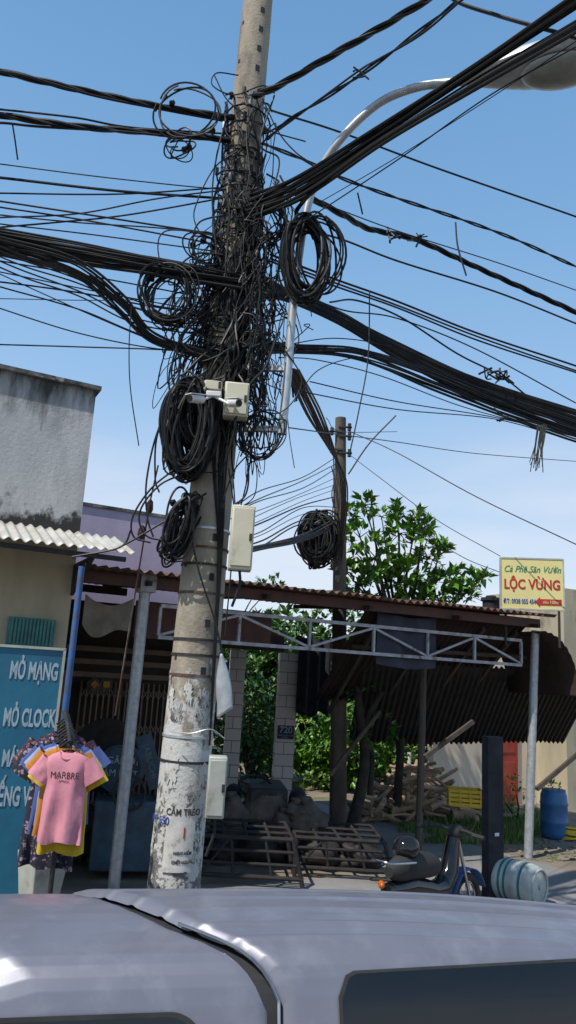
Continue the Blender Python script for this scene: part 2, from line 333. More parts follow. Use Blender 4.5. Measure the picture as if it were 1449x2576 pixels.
# ------------------------------------------------------------ lilac building
lb=thing('lilac_building',W(300,1400,15),'lilac plastered building with a black stained roof edge','building')
mb=MB(); a=W(150,1262,13.4); b=W(470,1322,14.6); dd=(b-a); dd.z=0; dd.normalize(); nb=Vector((-dd.y,dd.x,0))
L_=(b-a).length/2; cx=(a+b)/2
mb.boxa(Vector((cx.x,cx.y,a.z/2))+nb*2,dd*L_,nb*2,Z*a.z/2); mb.build('wall','purple',parent=lb)
mb=MB(); mb.boxa(Vector((cx.x,cx.y,a.z+.03))+nb*2,dd*(L_+.03),nb*2.03,Z*.03); mb.build('coping','mould',parent=lb)
# ------------------------------------------------------------ shop canopy
cp=thing('shop_canopy',S(3,.5,0),'steel-framed shop canopy with rusty corrugated roof','canopy')
mb=sheetcorr(S(-.85,-.35,3.62),S(4.1,-.35,3.65),S(-.85,4.4,3.92),37,.024,Z,jag=.03); mb.build('corrugated_roof','rust',parent=cp,solid=.004)
mb=sheetcorr(S(4.1,-.33,3.66),S(6.75,-.33,3.69),S(4.1,2.05,3.86),20,.024,Z,jag=.03); mb.build('corrugated_roof','rust',parent=cp,solid=.004)
mb=MB(); mb.bar(S(-.8,-.1,3.52),S(6.6,-.1,3.56),.06,.14,side=V); mb.build('fascia_beam','redbeam',parent=cp,bevel=.004)
mb=MB()
for b_ in(.5,1.2,1.95): mb.bar(S(-.8,b_,3.6+.05*b_),S(6.6,b_,3.64+.05*b_),.05,.08,side=V)
for a_ in(0,1.6,3.2,4.8,6.4): mb.bar(S(a_,-.3,3.50),S(a_,2.0,3.64),.05,.06,side=U)
mb.build('purlins','rustd',parent=cp)
mb=MB(); z0,z1=2.88,3.27; a0,a1=.25,6.3
mb.bar(S(a0,0,z0),S(a1,0,z0),.05,.045,side=V); mb.bar(S(a0,0,z1),S(a1,0,z1),.05,.045,side=V)
xs=[a0+(a1-a0)*k for k in(0,.18,.355,.53,.69,.84,1)]
for i,x in enumerate(xs): mb.bar(S(x,0,z0+.023),S(x,0,z1-.023),.04,.035,side=V)
for i in range(6):
    up=i%2==0
    mb.bar(S(xs[i]+.02,0.003,z0+.03 if up else z1-.03),S(xs[i+1]-.02,0.003,z1-.03 if up else z0+.03),.03,.032,side=V)
mb.build('truss','trusspaint',parent=cp)
mb=MB(); mb.cyl(S(0,0,0),S(.03,0,3.45),.07,n=20); mb.build('post','galv',parent=cp)
mb=MB(); mb.cyl(S(6.4,0,0),S(6.62,0,3.45),.066,n=20); mb.build('post','galv',parent=cp)
mb=MB(); mb.boxa(S(0.03,-.02,3.52),U*.10,V*.12,Z*.11); mb.build('post_bracket','trusspaint',parent=cp,bevel=.01)
mb=MB(); mb.bar(S(-.82,1.1,3.5),S(.1,1.1,3.5),.05,.1); mb.build('tie_beam','rustd',parent=cp)
mb=MB(); mb.boxa(S(1.1,.6,3.12),U*1.0,V*.01,Z*.24); mb.build('back_board','redbeam',parent=cp)
mb=MB()
def gc(u,v): return S(-.62+.62*u,.35+.04*math.sin(u*9),3.36-.12*math.sin(u*3.14)-(.38+.06*math.sin(u*7))*v)
mb.sheet(gc,20,8); mb.build('hanging_cloth','greycloth','faded grey cloth slung beneath the roof edge','cloth')
mb=MB(); pb=G(1052,2155); mb.tube(cat_rom([pb,pb+Vector((.02,0,1.4)),pb+Vector((.03,0,2.9))],4),[.055]*9,n=8); mb.build('wooden_post','wood','slim weathered wooden post under the lean-to roof','post',base=True)
for p_,q_ in ((W(830,1950,12.4),W(955,1790,12.8)),(W(1068,1905,11),W(1190,1815,11.3)),(W(1350,1985,11.6),W(1455,1895,11.8))):
    mb=MB(); mb.bar(p_,q_,.05,.06); mb.build('timber_brace','wood','diagonal grey timber brace under the canopy','timber')
mb=MB(); pb=G(1240,2262); mb.box(pb+Z*.95,.25,.12,1.9,A); mb.mi=1; mb.box(pb+Z*.75+Vector((.03,-.075,0)),.07,.01,.04,A); mb.build('gate_pillar',['tarp','whitep'],'black square pillar with a small white sticker','pillar',bevel=.006,base=True)
ln=thing('lean_to_roof',S(5,1.5,2.4),'dark sagging corrugated lean-to roof on timber rafters','roof')
mb=sheetcorr(S(3.4,.12,3.52),S(6.6,.12,3.55),S(3.8,2.2,2.15),28,.022,Z,jag=.03); mb.build('corrugated_sheet','rustd',parent=ln,solid=.004)
mb=sheetcorr(S(4.1,1.25,2.8),S(9.2,.9,2.9),S(5.0,3.0,1.35),44,.022,Z,jag=.03); mb.build('corrugated_sheet','rackrust',parent=ln,solid=.004)
mb=MB()
for a_ in(3.7,4.7,5.7,6.4): mb.bar(S(a_,.2,3.42),S(a_+.5,2.4,1.95),.05,.07)
mb.bar(S(3.6,.8,3.0),S(7.2,.7,3.05),.05,.06); mb.build('rafters','wood',parent=ln)
mb=MB()
def arc(u,v):
    th=rad(95)*u; return S(6.5+.75*math.sin(th),-.3+1.6*v,3.42-.9*(1-math.cos(th))+.012*math.sin(u*60))
mb.sheet(arc,60,4); mb.build('curved_sheet','rustd',parent=ln,solid=.006,label='curved rusty sheet at the roof end')
mb=MB()
def tp(u,v): return S(3.55+1.1*u,.06+.03*math.sin(u*14),3.5-.75*v-.05*math.sin(u*3))
mb.sheet(tp,30,8); mb.build('tarpaulin','navy','dark navy tarpaulin sheet hung behind the truss','tarpaulin')
mb=MB()
def tp(u,v): return S(4.35+.75*u,3.9+.05*math.sin(u*19),3.25-1.45*v+.06*math.sin(u*11)*v)
mb.sheet(tp,30,8); mb.build('shade_net','tarp','black shade net hanging beside tiled column','net')
# ------------------------------------------------------------ house behind canopy
hs=thing('shop_house',S(1,4,0),'dark shaded shop house with folding steel gate','house')
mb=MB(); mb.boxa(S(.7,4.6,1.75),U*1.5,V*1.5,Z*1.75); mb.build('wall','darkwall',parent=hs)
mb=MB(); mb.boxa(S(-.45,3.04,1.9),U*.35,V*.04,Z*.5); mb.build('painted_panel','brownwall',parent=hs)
mb=MB()
for i in range(22):
    x=.05+i*.09; mb.boxa(S(x,3.0,1.15),U*.012,V*.02,Z*1.1)
for i in range(21):
    x=.05+i*.09
    for z_ in(.35,.9,1.45,2.0):
        mb.bar(S(x,2.985,z_),S(x+.09,2.985,z_+.16),.012,.014,side=V); mb.bar(S(x,2.98,z_+.16),S(x+.09,2.98,z_),.012,.014,side=V)
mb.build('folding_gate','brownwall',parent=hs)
mb=MB()
for z_ in(2.35,2.55,2.75): mb.boxa(S(.95,3.0,z_),U*1.2,V*.05,Z*.04)
mb.build('moulding','brownwall',parent=hs)
mb=MB(); mb.boxa(S(3.2,4.4,3.12),U*1.05,V*.07,Z*.16); mb.build('lintel','redbeam',parent=hs)
for k,(px,wd) in enumerate(((705,.37),(572,.3))):
    pc=G(px,2036); mb=MB(); mb.box(pc+Z*1.47,wd,wd,2.94,rad(6))
    c_=mb.build('tiled_column','tile','square porch column clad in pale tiles','column')
    if k==0: col0=pc
pc=col0
rr=Vector((math.cos(rad(6)),math.sin(rad(6)),0)); nn_=Vector((rr.y,-rr.x,0))
pl=thing('number_plaque',W(716,1842,14.9),'dark blue house number plaque on the tiled column','plaque')
pp=Vector((pc.x,pc.y,0))+nn_*.20+Z*W(714,1842,14.95).z
mb=MB(); mb.boxa(pp,rr*.16,nn_*.008,Z*.125); mb.build('plate','navy',parent=pl)
text('digits','720',pp+nn_*.012+Z*.04,rr,Z,.17,'signtext',pl,bold=.003); text('street_name','ĐƯỜNG HÙNG VƯƠNG',pp+nn_*.012-Z*.06,rr,Z,.035,'signtext',pl); text('ward_name','PHƯỜNG 5',pp+nn_*.012-Z*.10,rr,Z,.03,'signtext',pl)
al=thing('door_charm',W(238,1722,11.6),'dark diamond and square paper charms on the wall','charm')
mb=MB(); d1=(U+Z).normalized()*.09; d2=(U-Z).normalized()*.09; mb.boxa(W(238,1722,11.65),d1,V*.006,d2); mb.boxa(W(268,1722,11.75),U*.09,V*.006,Z*.08); mb.build('backing','blackink',parent=al)
mb=MB(); mb.boxa(W(238,1722,11.62),d1*.5,V*.006,d2*.5); mb.boxa(W(268,1722,11.72),U*.05,V*.006,Z*.045); mb.build('gold_square','orange',parent=al)
# ------------------------------------------------------------ right wall, door
wl=thing('boundary_house',G(1280,2060),'cream rendered wall with faded stains and red door','building')
wa=G(1090,2030)
mb=MB(); mb.boxa(wa+U*4.5+V*.12+Z*1.5,U*4.5,V*.1,Z*1.5); mb.build('wall','creamwall',parent=wl)
pw=W(1425,1478,17.0); mb=MB(); mb.boxa(Vector((pw.x,pw.y,0))+U*2+V*1.3+Z*pw.z/2,U*2,V*1.2,Z*pw.z/2); mb.build('upper_wall','beige',parent=wl)
dc=G(1358,2045); k=(dc-wa).dot(U); dc=wa+U*k
mb=MB(); mb.boxa(dc+Z*1.05,U*.35,V*.03,Z*1.05); mb.boxa(dc+Z*1.5-V*.035,U*.25,V*.01,Z*.4); mb.boxa(dc+Z*.55-V*.035,U*.25,V*.01,Z*.35); mb.build('door','reddoor',parent=wl,bevel=.005)
mb=MB(); q=G(1028,1985); mb.cyl(q,q+Z*.3,.05,n=12); mb.mi=1; mb.cyl(q+Z*.3,q+Z*.5,.051,n=12); mb.mi=0; mb.cyl(q+Z*.5,q+Z*.85,.05,n=12); mb.build('marker_post',['whitep','red'],'small white marker post with red band','post',base=True)
mb=MB(); q=W(1235,1545,12.6); mb.cyl(q-Z*.25,q+Z*.22,.15,.14,n=16); mb.cyl(q+Z*.22,q+Z*.27,.17,.17,n=16); mb.cyl(q+Z*.27,q+Z*.31,.1,.08,n=16); mb.build('vent_cowl','tarp','squat black vent cowl above the roof','vent')
# ------------------------------------------------------------ cafe sign
cs=thing('cafe_sign',W(1338,1530,11.9),'yellow cafe board with red lettering above the roof','sign')
d=11.9; ctr=W(1338,1469,d); ry=rad(-3); rx_=Vector((math.cos(ry),math.sin(ry),0)); n2=Vector((rx_.y,-rx_.x,0))
rt=(rx_+Z*.02).normalized(); upv=Z
mb=MB(); mb.boxa(ctr,rt*.49,n2*.012,upv*.40); mb.build('board','signyel',parent=cs)
mb=MB(); 
for s_ in(-1,1): mb.boxa(ctr+rt*.5*s_,rt*.012,n2*.02,upv*.415); mb.boxa(ctr+upv*.41*s_,rt*.49,n2*.02,upv*.012)
mb.build('frame','greybox',parent=cs)
for s_ in(-1,1):
    mb=MB(); mb.cyl(ctr+rt*.42*s_-Z*.4,ctr+rt*.42*s_-Z*1.0,.02); mb.build('leg','steel',parent=cs)
text('script_line','Cà Phê Sân Vườn',ctr+n2*.016+Z*.23,rt,upv,.15,'green',cs,sx=.85,shear=.35)
text('name_line','LỘC VỪNG',ctr+n2*.016-Z*.02,rt,upv,.22,'red',cs,sx=.8,bold=.006)
text('phone_line','ĐT: 0938 055 454',ctr+n2*.016-rt*.2-Z*.29,rt,upv,.105,'blueink',cs,sx=.66,bold=.002)
mb=MB(); ac=ctr+n2*.016+rt*.26-Z*.29
mb.boxa(ac+rt*.03,rt*.17,n2*.001,upv*.05); mb.add([ac-rt*.14+upv*.085,ac-rt*.22,ac-rt*.14-upv*.085],[(0,1,2)]); mb.build('arrow','red',parent=cs)
text('distance','vào 100m',ac+rt*.03+n2*.004,rt,upv,.075,'signyel',cs,sx=.85)
# ------------------------------------------------------------ foliage
def leaf(mb,p,dr,L,w_,nrm):
    side=dr.cross(nrm).normalized(); n=side.cross(dr).normalized()
    a=p; b=p+dr*L*.45+side*w_+n*w_*.35; t=p+dr*L-n*L*.12; c=p+dr*L*.45-side*w_+n*w_*.35; m=p+dr*L*.5
    mb.add([a,b,t,c,m],[(0,1,4),(1,2,4),(0,4,3),(4,2,3)])
def rv():
    while 1:
        v=Vector((random.uniform(-1,1),random.uniform(-1,1),random.uniform(-1,1)))
        if .05<v.length<1: return v
def clump(mb,c,r,n,L,rz=1.0,wr=.24,up=.15):
    c=Vector(c)
    for _ in range(n):
        v=rv(); v=v.normalized()*(v.length**.6); tw=c+Vector((v.x*r,v.y*r,v.z*r*rz))
        k=noise.noise(tw*3.1)
        if k<-.15: continue
        for j in range(5):
            d=(v*.7+rv()+Vector((0,0,up))).normalized(); l=L*random.uniform(.7,1.25)
            leaf(mb,tw+rv()*.03,d,l,l*wr,(rv()+Vector((0,0,1.4))).normalized())
def tree(label,base,tips,d,L,n,lm,trunk_r,cat='tree'):
    t=thing('tree',base,label,cat)
    mb=MB(); cr=MB(); ctrs=[]
    for (x,y,rp) in tips:
        dd=d+random.uniform(-.6,.6); c=W(x,y,dd); r=rp*dd/F; ctrs.append((c,r))
    mean=sum((c for c,r in ctrs),Vector())/len(ctrs); fork=Vector((base.x*.5+mean.x*.5,base.y*.5+mean.y*.5,base.z+(min(c.z for c,r in ctrs)-base.z)*.75))
    mb.tube(cat_rom([base,base.lerp(fork,.5)+Vector((.06,.03,0)),fork],5),[trunk_r*(1-.035*i) for i in range(11)],n=9)
    for c,r in ctrs:
        mid=fork.lerp(c,.5)+Vector((random.uniform(-.1,.1),0,random.uniform(-.05,.12)))
        pts=cat_rom([fork,mid,c],4); mb.tube(pts,[trunk_r*.5*(1-.1*i) for i in range(len(pts))],n=5)
        clump(cr,c,r*1.15,int(n*(r/.35)**1.6)+4,L,up=.5)
        for q in range(5):
            e=c+rv().normalized()*r*1.2; mb.tube([c,c.lerp(e,.5)+rv()*.04,e],[.012,.008,.004],n=4)
    mb.build('trunk','bark',parent=t); cr.build('crown',lm,parent=t,smooth=False)
tb=W(1000,1900,14.6); tb.z=0
tree('leafy fruit tree with long glossy leaves behind the roof',tb,[(918,1270,22),(960,1300,18),(1000,1268,12),(1006,1342,32),(905,1352,32),(945,1402,44),(1062,1328,23),(1050,1295,8),(1088,1408,38),(1020,1460,48),(1135,1462,34),(1190,1462,20),(865,1430,22),(1170,1495,24),(905,1470,40),(1095,1485,40),(932,1252,8),(1220,1448,9),(1112,1375,10),(1075,1358,12),(960,1485,46),(1050,1502,38),(885,1295,14),(835,1418,12),(1000,1298,8)],14.4,.20,56,'leaf',.09)
tree('small tree top showing over the corrugated roof',S(3.4,6.5,0),[(660,1468,22),(695,1470,16)],17,.14,26,'leaf',.05)
def bush(label,pts,L,n,lm):
    t=thing('bush',(pts[0][0].x,pts[0][0].y,0),label,'bush'); cr=MB(); st=MB()
    b0=Vector((pts[0][0].x,pts[0][0].y,0))
    for c,r in pts:
        clump(cr,c,r,int(n*(r/.5)**2),L); st.tube([b0+rv()*.05,b0.lerp(c,.6)+rv()*.1,c],[.03,.02,.01],n=5)
    st.build('stems','bark',parent=t); cr.build('leaves',lm,parent=t,smooth=False)
random.seed(11)
def cloud(x0,x1,y0,y1,d0,d1,n,rr_):
    return [(W(random.uniform(x0,x1),random.uniform(y0,y1),random.uniform(d0,d1)),random.uniform(*rr_)) for _ in range(n)]
bush('tall green garden shrubs behind the porch',cloud(590,690,1640,1960,17.5,19,16,(.4,.7)),.17,60,'leafd')
bush('leafy garden shrubs beside the tiled column',cloud(760,840,1840,1970,17.5,19,10,(.4,.7)),.16,60,'leaf')
bush('leafy hedge beyond the lane with sunlit tops',cloud(800,1000,1800,1930,17.5,20,12,(.5,.8)),.18,60,'leaf')
bush('dense dark hedge closing off the garden',cloud(500,1150,1620,1940,22,25,46,(.9,1.5)),.28,42,'leafd')
t=thing('tree',G(880,2105),'leaning dark tree trunk wrapped in vines under the roof','tree')
mb=MB(); P=[W(878,2105,12.9),W(905,2000,12.9),W(918,1900,12.9),W(905,1800,12.9),W(895,1690,12.9)]; mb.tube(cat_rom(P,6),[.11-.002*i for i in range(25)],n=10)
P=[W(930,2000,13),W(935,1900,13),W(915,1830,13),W(960,1740,13)]; mb.tube(cat_rom(P,6),[.05]*19,n=7); mb.build('trunk','bark',parent=t)
cr=MB()
for (x,y,r) in((890,1690,35),(930,1720,25),(880,1760,26),(960,1830,28),(900,1850,26),(985,1850,18),(945,1890,20)): clump(cr,W(x,y,13),r*13/F,16,.13)
cr.build('crown','leafd',parent=t,smooth=False)
mb=MB()
for _ in range(10000):
    if random.random()<.75:
        px=random.uniform(880,1360); py=random.uniform(2035,2125) if px>1000 else random.uniform(2035,2070)
    else: px=random.uniform(590,765); py=random.uniform(1980,2008)
    g=G(px,py)
    if noise.noise(g*1.4)<-.12: continue
    h=random.uniform(.05,.17)*(1.6 if noise.noise(g*.9)>.1 else 1); dr=(Z+rv()*.6).normalized(); s_=rv(); s_.z=0; s_=s_.normalized()*.011
    mb.add([g-s_,g+s_,g+dr*h],[(0,1,2)])
mb.build('grass','grass',kind='stuff',smooth=False,label='patchy grass along the lane verge')
mb=MB()
for _ in range(150):
    g=G(random.uniform(1250,1460),random.uniform(2112,2170)); r=random.uniform(.01,.045); mb.blob(g+Z*r*.2,r,r,r*.5,.3,random.random()*50,6,4)
mb.build('rubble','dirt',kind='stuff',smooth=False,label='scattered rubble and gravel by the lane')
bush('small weedy shrub at the foot of cream wall',[(G(1300,2060)+Z*.45,.4),(G(1270,2060)+Z*.3,.35)],.09,50,'leaf')
# ------------------------------------------------------------ firewood
random.seed(5)
for i in range(110):
    px=random.gauss(1050,72); px=min(max(px,915),1195)
    hgt=max(0,1-abs(px-1055)/150)
    g=G(px,random.uniform(2035,2072)); z_=random.uniform(.04,.08+1.0*hgt)
    th=random.uniform(-.9,.9) if random.random()<.8 else 1.4; L=random.uniform(.45,1.1); r=random.uniform(.022,.06)
    el=random.uniform(-.5,.6); dr=Vector((math.cos(th)*math.cos(el),math.sin(th)*math.cos(el)*.8,math.sin(el)))
    p0=g+Z*z_-dr*L/2; p1=g+Z*z_+dr*L/2; p0.z=max(p0.z,r); p1.z=max(p1.z,r)
    mb=MB(); mb.tube(cat_rom([p0,(p0+p1)/2+rv()*.05,p1],3),[r,r*1.05,r,r*.95,r*.9,r*.9,r*.8],n=7); mb.build('firewood_log','log','rough cut branch on the firewood pile','log',group='firewood pile')
for (px,py,r,L) in((1120,2035,.11,.5),(1165,2050,.12,.45),(1035,2030,.06,.95)):
    g=G(px,py+20); mb=MB(); th=.2 if r>.07 else 1.3; dr=Vector((math.cos(th),.1,math.sin(th)*(r<.07)+.05)); p0=g+Z*r-dr*L/2; p0.z=max(p0.z,r); mb.tube([p0,p0+dr*L*.5+rv()*.02,p0+dr*L],[r,r*1.1,r*.95],n=11); mb.build('firewood_log','log','thick stump section by the firewood pile','log',group='firewood pile')
cr_=thing('crate',W(1170,2020,13.4),'bright yellow plastic crate on the firewood pile','crate')
c=W(1168,2003,13.2); yw=rad(-8); x_=Vector((math.cos(yw),math.sin(yw),0)); y_=Vector((-x_.y,x_.x,0))
mb=MB(); mb.boxa(c-Z*.14,x_*.26,y_*.18,Z*.01)
for s_ in(-1,1):
    for z_ in(-.11,-.04,.03,.10): mb.boxa(c+y_*.18*s_+Z*z_,x_*.27,y_*.01,Z*.024); mb.boxa(c+x_*.27*s_+Z*z_,x_*.01,y_*.17,Z*.024)
    for q in(-1,-.33,.33,1): mb.boxa(c+y_*.182*s_+x_*.25*q,x_*.015,y_*.014,Z*.13)
mb.build('shell','yellow',parent=cr_)
dr_=thing('drum',G(1395,2106),'blue plastic drum with pale leaves on its lid','drum')
g=G(1395,2108); mb=MB(); pr=[(0,.19),(.04,.225),(.12,.235),(.25,.232),(.27,.245),(.30,.232),(.55,.232),(.57,.245),(.60,.232),(.72,.225),(.78,.20)]
mb.tube([g+Z*z_ for z_,r in pr],[r for z_,r in pr],n=24); mb.build('shell','bluedrum',parent=dr_,ang=60)
mb=MB(); mb.cyl(g+Z*.775,g+Z*.81,.205,n=24); mb.build('lid','bluedrum',parent=dr_)
mb=MB(); clump(mb,g+Z*.86,.14,8,.09,.4); mb.build('leaves','leaf',parent=dr_,smooth=False)
mb=MB(); g=G(1432,2112)
for i in range(6): mb.torus(g+Vector((random.uniform(-.02,.02),0,.03+.035*i)),(random.uniform(-.1,.1),random.uniform(-.1,.1),1),.2-.012*i,.018)
mb.build('hose_coil','yellow','coiled yellow hose lying beside the blue drum','hose')
br=thing('barrel',G(1340,2272),'pale plastic barrel with green bands lying on its side','barrel')
g=G(1358,2286); ax=Vector((-.70,.71,0)).normalized(); c=g+Z*.235
mb=MB(); pr=[(-.0,.20),(.03,.225),(.10,.235),(.2,.235),(.22,.245),(.25,.235),(.45,.235),(.47,.245),(.5,.235),(.62,.225),(.66,.2)]
mb.tube([c+ax*z_ for z_,r in pr],[r for z_,r in pr],n=28); mb.build('shell','barrel',parent=br,ang=60)
mb=MB(); 
for z_ in(.14,.33,.40,.57): mb.tube([c+ax*z_,c+ax*(z_+.03)],[.238,.238],n=28)
mb.build('bands','teal',parent=br)
mb=MB(); mb.torus(c-ax*.005,ax,.19,.014); mb.cyl(c-ax*.02,c+ax*.01,.03); mb.build('rim','barrel',parent=br)
# ------------------------------------------------------------ second pole
p2b=G(850,2092); p2t=W(857,1052,13.2); p2=thing('utility_pole',p2b,'old dark utility pole with insulators behind roof','utility pole')
mb=MB(); mb.tube([p2b,p2b.lerp(p2t,.5),p2t],[.15,.125,.10],n=16); mb.build('shaft','pole2',parent=p2)
for py,sx_ in((1075,1),(1098,1),(1085,-1),(1140,1),(1130,-1)):
    mb=MB(); c=W(857+sx_*22,py,13.1); mb.bar(c-Vector((sx_*.2,0,0)),c,.03,.03); mb.cyl(c-Z*.07,c+Z*.07,.035,n=10); mb.torus(c,(0,0,1),.04,.014,12,6)
    mb.build('insulator','steel',parent=p2)
# ------------------------------------------------------------ main pole
PB=W(436,2240,6.6); PT=W(649,0,6.62); dirp=(PT-PB).normalized(); base=PB-dirp*(PB.z/dirp.z)
def pole(z): return base+dirp*((z)/dirp.z)
def prad(z): return .222-.0068*z
mp_=thing('utility_pole',base,'tapered stained concrete utility pole wrapped in cables','utility pole')
mb=MB(); mb.tube([pole(z_*.25) for z_ in range(41)],[prad(z_*.25)*(1+.012*random.uniform(-1,1)) for z_ in range(41)],n=28); mb.build('shaft','conc',parent=mp_)
for i,z_ in enumerate([8.55+.24*i for i in range(6)]+[2.5,2.9,3.3,3.65,4.3,5.6]):
    for th,sz in((-62,1),(-138,.55)):
        if sz<1 and i%2: continue
        mb=MB(); zz=z_+(.1 if sz<1 else 0); q=pole(zz)+Vector((math.cos(rad(th)),math.sin(rad(th)),0))*prad(zz)*.985; mb.box(q,.045*sz,.014,.065*sz,rad(th+90)); mb.build('step_hole','tarp',parent=mp_)
for z_ in(1.75,1.95,2.45,2.62,2.75,3.15,3.4,3.55,3.72,4.9,5.3,7.3):
    mb=MB(); mb.tube([pole(z_),pole(z_+.02)],[prad(z_)+.009]*2,n=28); mb.build('steel_band',random.choice(['galvlight','rust','steel']),parent=mp_)
def wrap(z0,z1,t0,t1,off,jag=0):
    mb=MB()
    def fn(u,v):
        z_=z0+(z1-z0)*v; th=rad(t0+(t1-t0)*u+jag*160*noise.noise(Vector((v*9,z0,5)))*(1 if u in(0,1) else 0)); jj=jag*noise.noise(Vector((u*7,v*7,z0)))
        z_+=jj; return pole(z_)+Vector((math.cos(th),math.sin(th),0))*(prad(z_)*1.012+off)
    mb.sheet(fn,14,8); return mb
zn1=W(468,2030,6.4).z; zn0=W(462,2195,6.4).z
wrap(zn0,zn1,-112,-50,.010,.012).build('notice_sheet','paper',parent=mp_)
for k in range(20):
    z_=random.uniform(.9,2.6); a_=random.uniform(-160,-40); wrap(z_,z_+random.uniform(.05,.2),a_,a_+random.uniform(10,34),.004+.0003*k,.05).build('poster_scrap',random.choice(['paper','white_dirty']),parent=mp_)
def poletext(b_,px,py,s,m):
    c=W(px,py,6.35)
    th=rad(-90)+ (px-(436+ (2240-py)*.094))/ (F/6.4)/prad(c.z)
    n=Vector((math.cos(th),math.sin(th),0)); r_=Vector((-n.y,n.x,0)); q=pole(c.z)+n*(prad(c.z)+.016)
    o=text('lettering',b_,q,r_,Z,s,m,mp_,bold=.001,sx=.8,th=.001)
    me=o.data
    for v in me.vertices:
        p=v.co+q; x=(v.co).dot(r_); a2=th+x/(prad(c.z)+.013); cc_=pole(p.z); k_=(v.co).dot(n); v.co=cc_+Vector((math.cos(a2),math.sin(a2),0))*(prad(p.z)*1.012+.014+k_)-q
poletext('CẤM TRÈO !',472,2047,.072,'blackink')
poletext('NGUY HIỂM',464,2150,.034,'blackink'); poletext('CHẾT NGƯỜI',462,2173,.034,'blackink')
poletext('I',468,2100,.12,'red'); poletext('ĐT 550',406,2068,.085,'blueink')
# ------------------------------------------------------------ lamp
lm=thing('street_lamp',W(715,1085,6.4),'grey street lamp on a curved galvanised arm','street lamp')
d0=6.35
P=[W(709,1092,d0),W(722,960,d0),W(738,760,d0),W(765,560,d0),W(800,440,d0-.05),W(862,345,d0-.2),W(950,262,d0-.35),W(1040,222,d0-.5),W(1130,208,d0-.65),W(1205,202,d0-.75)]
mb=MB(); mb.tube(cat_rom(P,8),.04,n=12); mb.build('arm','galvlight',parent=lm)
mb=MB(); mb.bar(W(600,925,6.5),W(722,928,d0),.05,.05); mb.build('bracket','galvlight',parent=lm)
mb=MB(); mb.bar(W(588,1078,6.5),W(712,1080,d0),.05,.05); mb.build('bracket','galvlight',parent=lm)
h0=W(1170,205,5.6); h1=W(1560,135,5.1); ax=(h1-h0); Lh=ax.length; ax.normalize(); sv=ax.cross(Z).normalized(); uv=sv.cross(ax)
mb=MB()
def head(u,v):
    prof=[(0,.04,.035),(.05,.08,.07),(.2,.15,.11),(.4,.22,.17),(.7,.26,.19),(.9,.2,.15),(1,.02,.02)]
    for i in range(len(prof)-1):
        if u<=prof[i+1][0]: break
    a,b=prof[i],prof[i+1]; k=(u-a[0])/(b[0]-a[0]); wv=a[1]+(b[1]-a[1])*k; hv=a[2]+(b[2]-a[2])*k
    th=2*math.pi*v; z_=math.sin(th)*hv; z_=z_ if z_>0 else z_*.35
    return h0+ax*Lh*u+sv*math.cos(th)*wv+uv*z_
mb.sheet(head,28,24); mb.build('lamp_housing','galvlight',parent=lm)
mb=MB(); cg=h0+ax*Lh*.64-uv*.06
def bowl(u,v):
    r=math.sin(u*math.pi/2); return cg+ax*math.cos(2*math.pi*v)*r*Lh*.26+sv*math.sin(2*math.pi*v)*r*.2-uv*.09*math.cos(u*math.pi/2)
mb.sheet(bowl,8,24); mb.build('lamp_cover','lampglass',parent=lm)
# ------------------------------------------------------------ cables
def cable(pts,d0,d1,w,tw=0,lab='black overhead cable strung across the sky',m='black',jit=1.5,n=10,grp='overhead cables'):
    k=len(pts)-1; P=[W(x+random.uniform(-jit,jit),y+random.uniform(-jit,jit),d0+(d1-d0)*i/k) for i,(x,y) in enumerate(pts)]
    C=cat_rom(P,n if not tw else 26); mb=MB(); r=w/512
    if not tw: mb.tube(C,r,n=6)
    else:
        fr=frames(C); rr_=r*.52
        for s_ in range(tw):
            Q=[]; acc=0
            for i,c in enumerate(C):
                if i: acc+=(C[i]-C[i-1]).length
                th=acc*7+s_*2*math.pi/tw; a,b=fr[i]; Q.append(c+(a*math.cos(th)+b*math.sin(th))*rr_*1.05)
            mb.tube(Q,rr_*.95,n=5)
    return mb.build('overhead_cable',m,lab,'cable',group=grp)
TW='thick twisted black power cable strung to the pole'
random.seed(21)
cable([(-60,168),(0,180),(200,225),(400,268),(590,298)],5.7,6.5,17,3,TW)
cable([(-60,172),(60,192),(230,240),(400,275),(570,305)],5.7,6.5,6)
cable([(-60,280),(0,290),(200,320),(400,335),(580,352)],5.7,6.5,17,3,TW)
cable([(-60,268),(0,275),(190,296),(330,322),(580,338)],5.7,6.5,5)
cable([(-60,318),(0,308),(100,318),(300,330),(450,345),(570,356)],5.7,6.5,6)
for pts,w in [
 ([(-60,405),(0,413),(250,445),(480,470),(600,480)],3),
 ([(-60,442),(0,447),(300,480),(580,500)],7),([(-60,487),(0,487),(300,487),(580,470)],4.5),
 ([(-60,498),(0,505),(250,545),(450,575),(600,595)],4.5),([(-60,552),(0,547),(200,537),(400,500),(600,475)],4),
 ([(-60,580),(0,572),(150,560),(330,540),(600,492)],4.5),([(-60,512),(0,520),(200,552),(420,590),(600,625)],4),
 ([(-60,535),(0,540),(200,560),(420,575),(600,600)],3.5),
 ([(-60,555),(0,565),(240,590),(600,640)],3.5),
 ([(-60,705),(0,710),(200,735),(400,775),(590,795)],4),([(-60,700),(0,720),(200,780),(380,850),(590,885)],3.5),
 ([(-60,755),(0,775),(200,840),(400,877),(560,885)],3),([(-60,866),(0,866),(200,872),(420,880),(560,897)],3.5),
 ([(-60,752),(0,752),(300,755),(600,742)],2.2),([(-60,645),(0,655),(260,700),(600,765)],3.5),
 ([(-60,675),(0,685),(260,735),(600,800)],3),([(-60,660),(0,690),(220,790),(420,870),(560,900)],2.5)]:
    cable(pts,5.7,6.55,w)
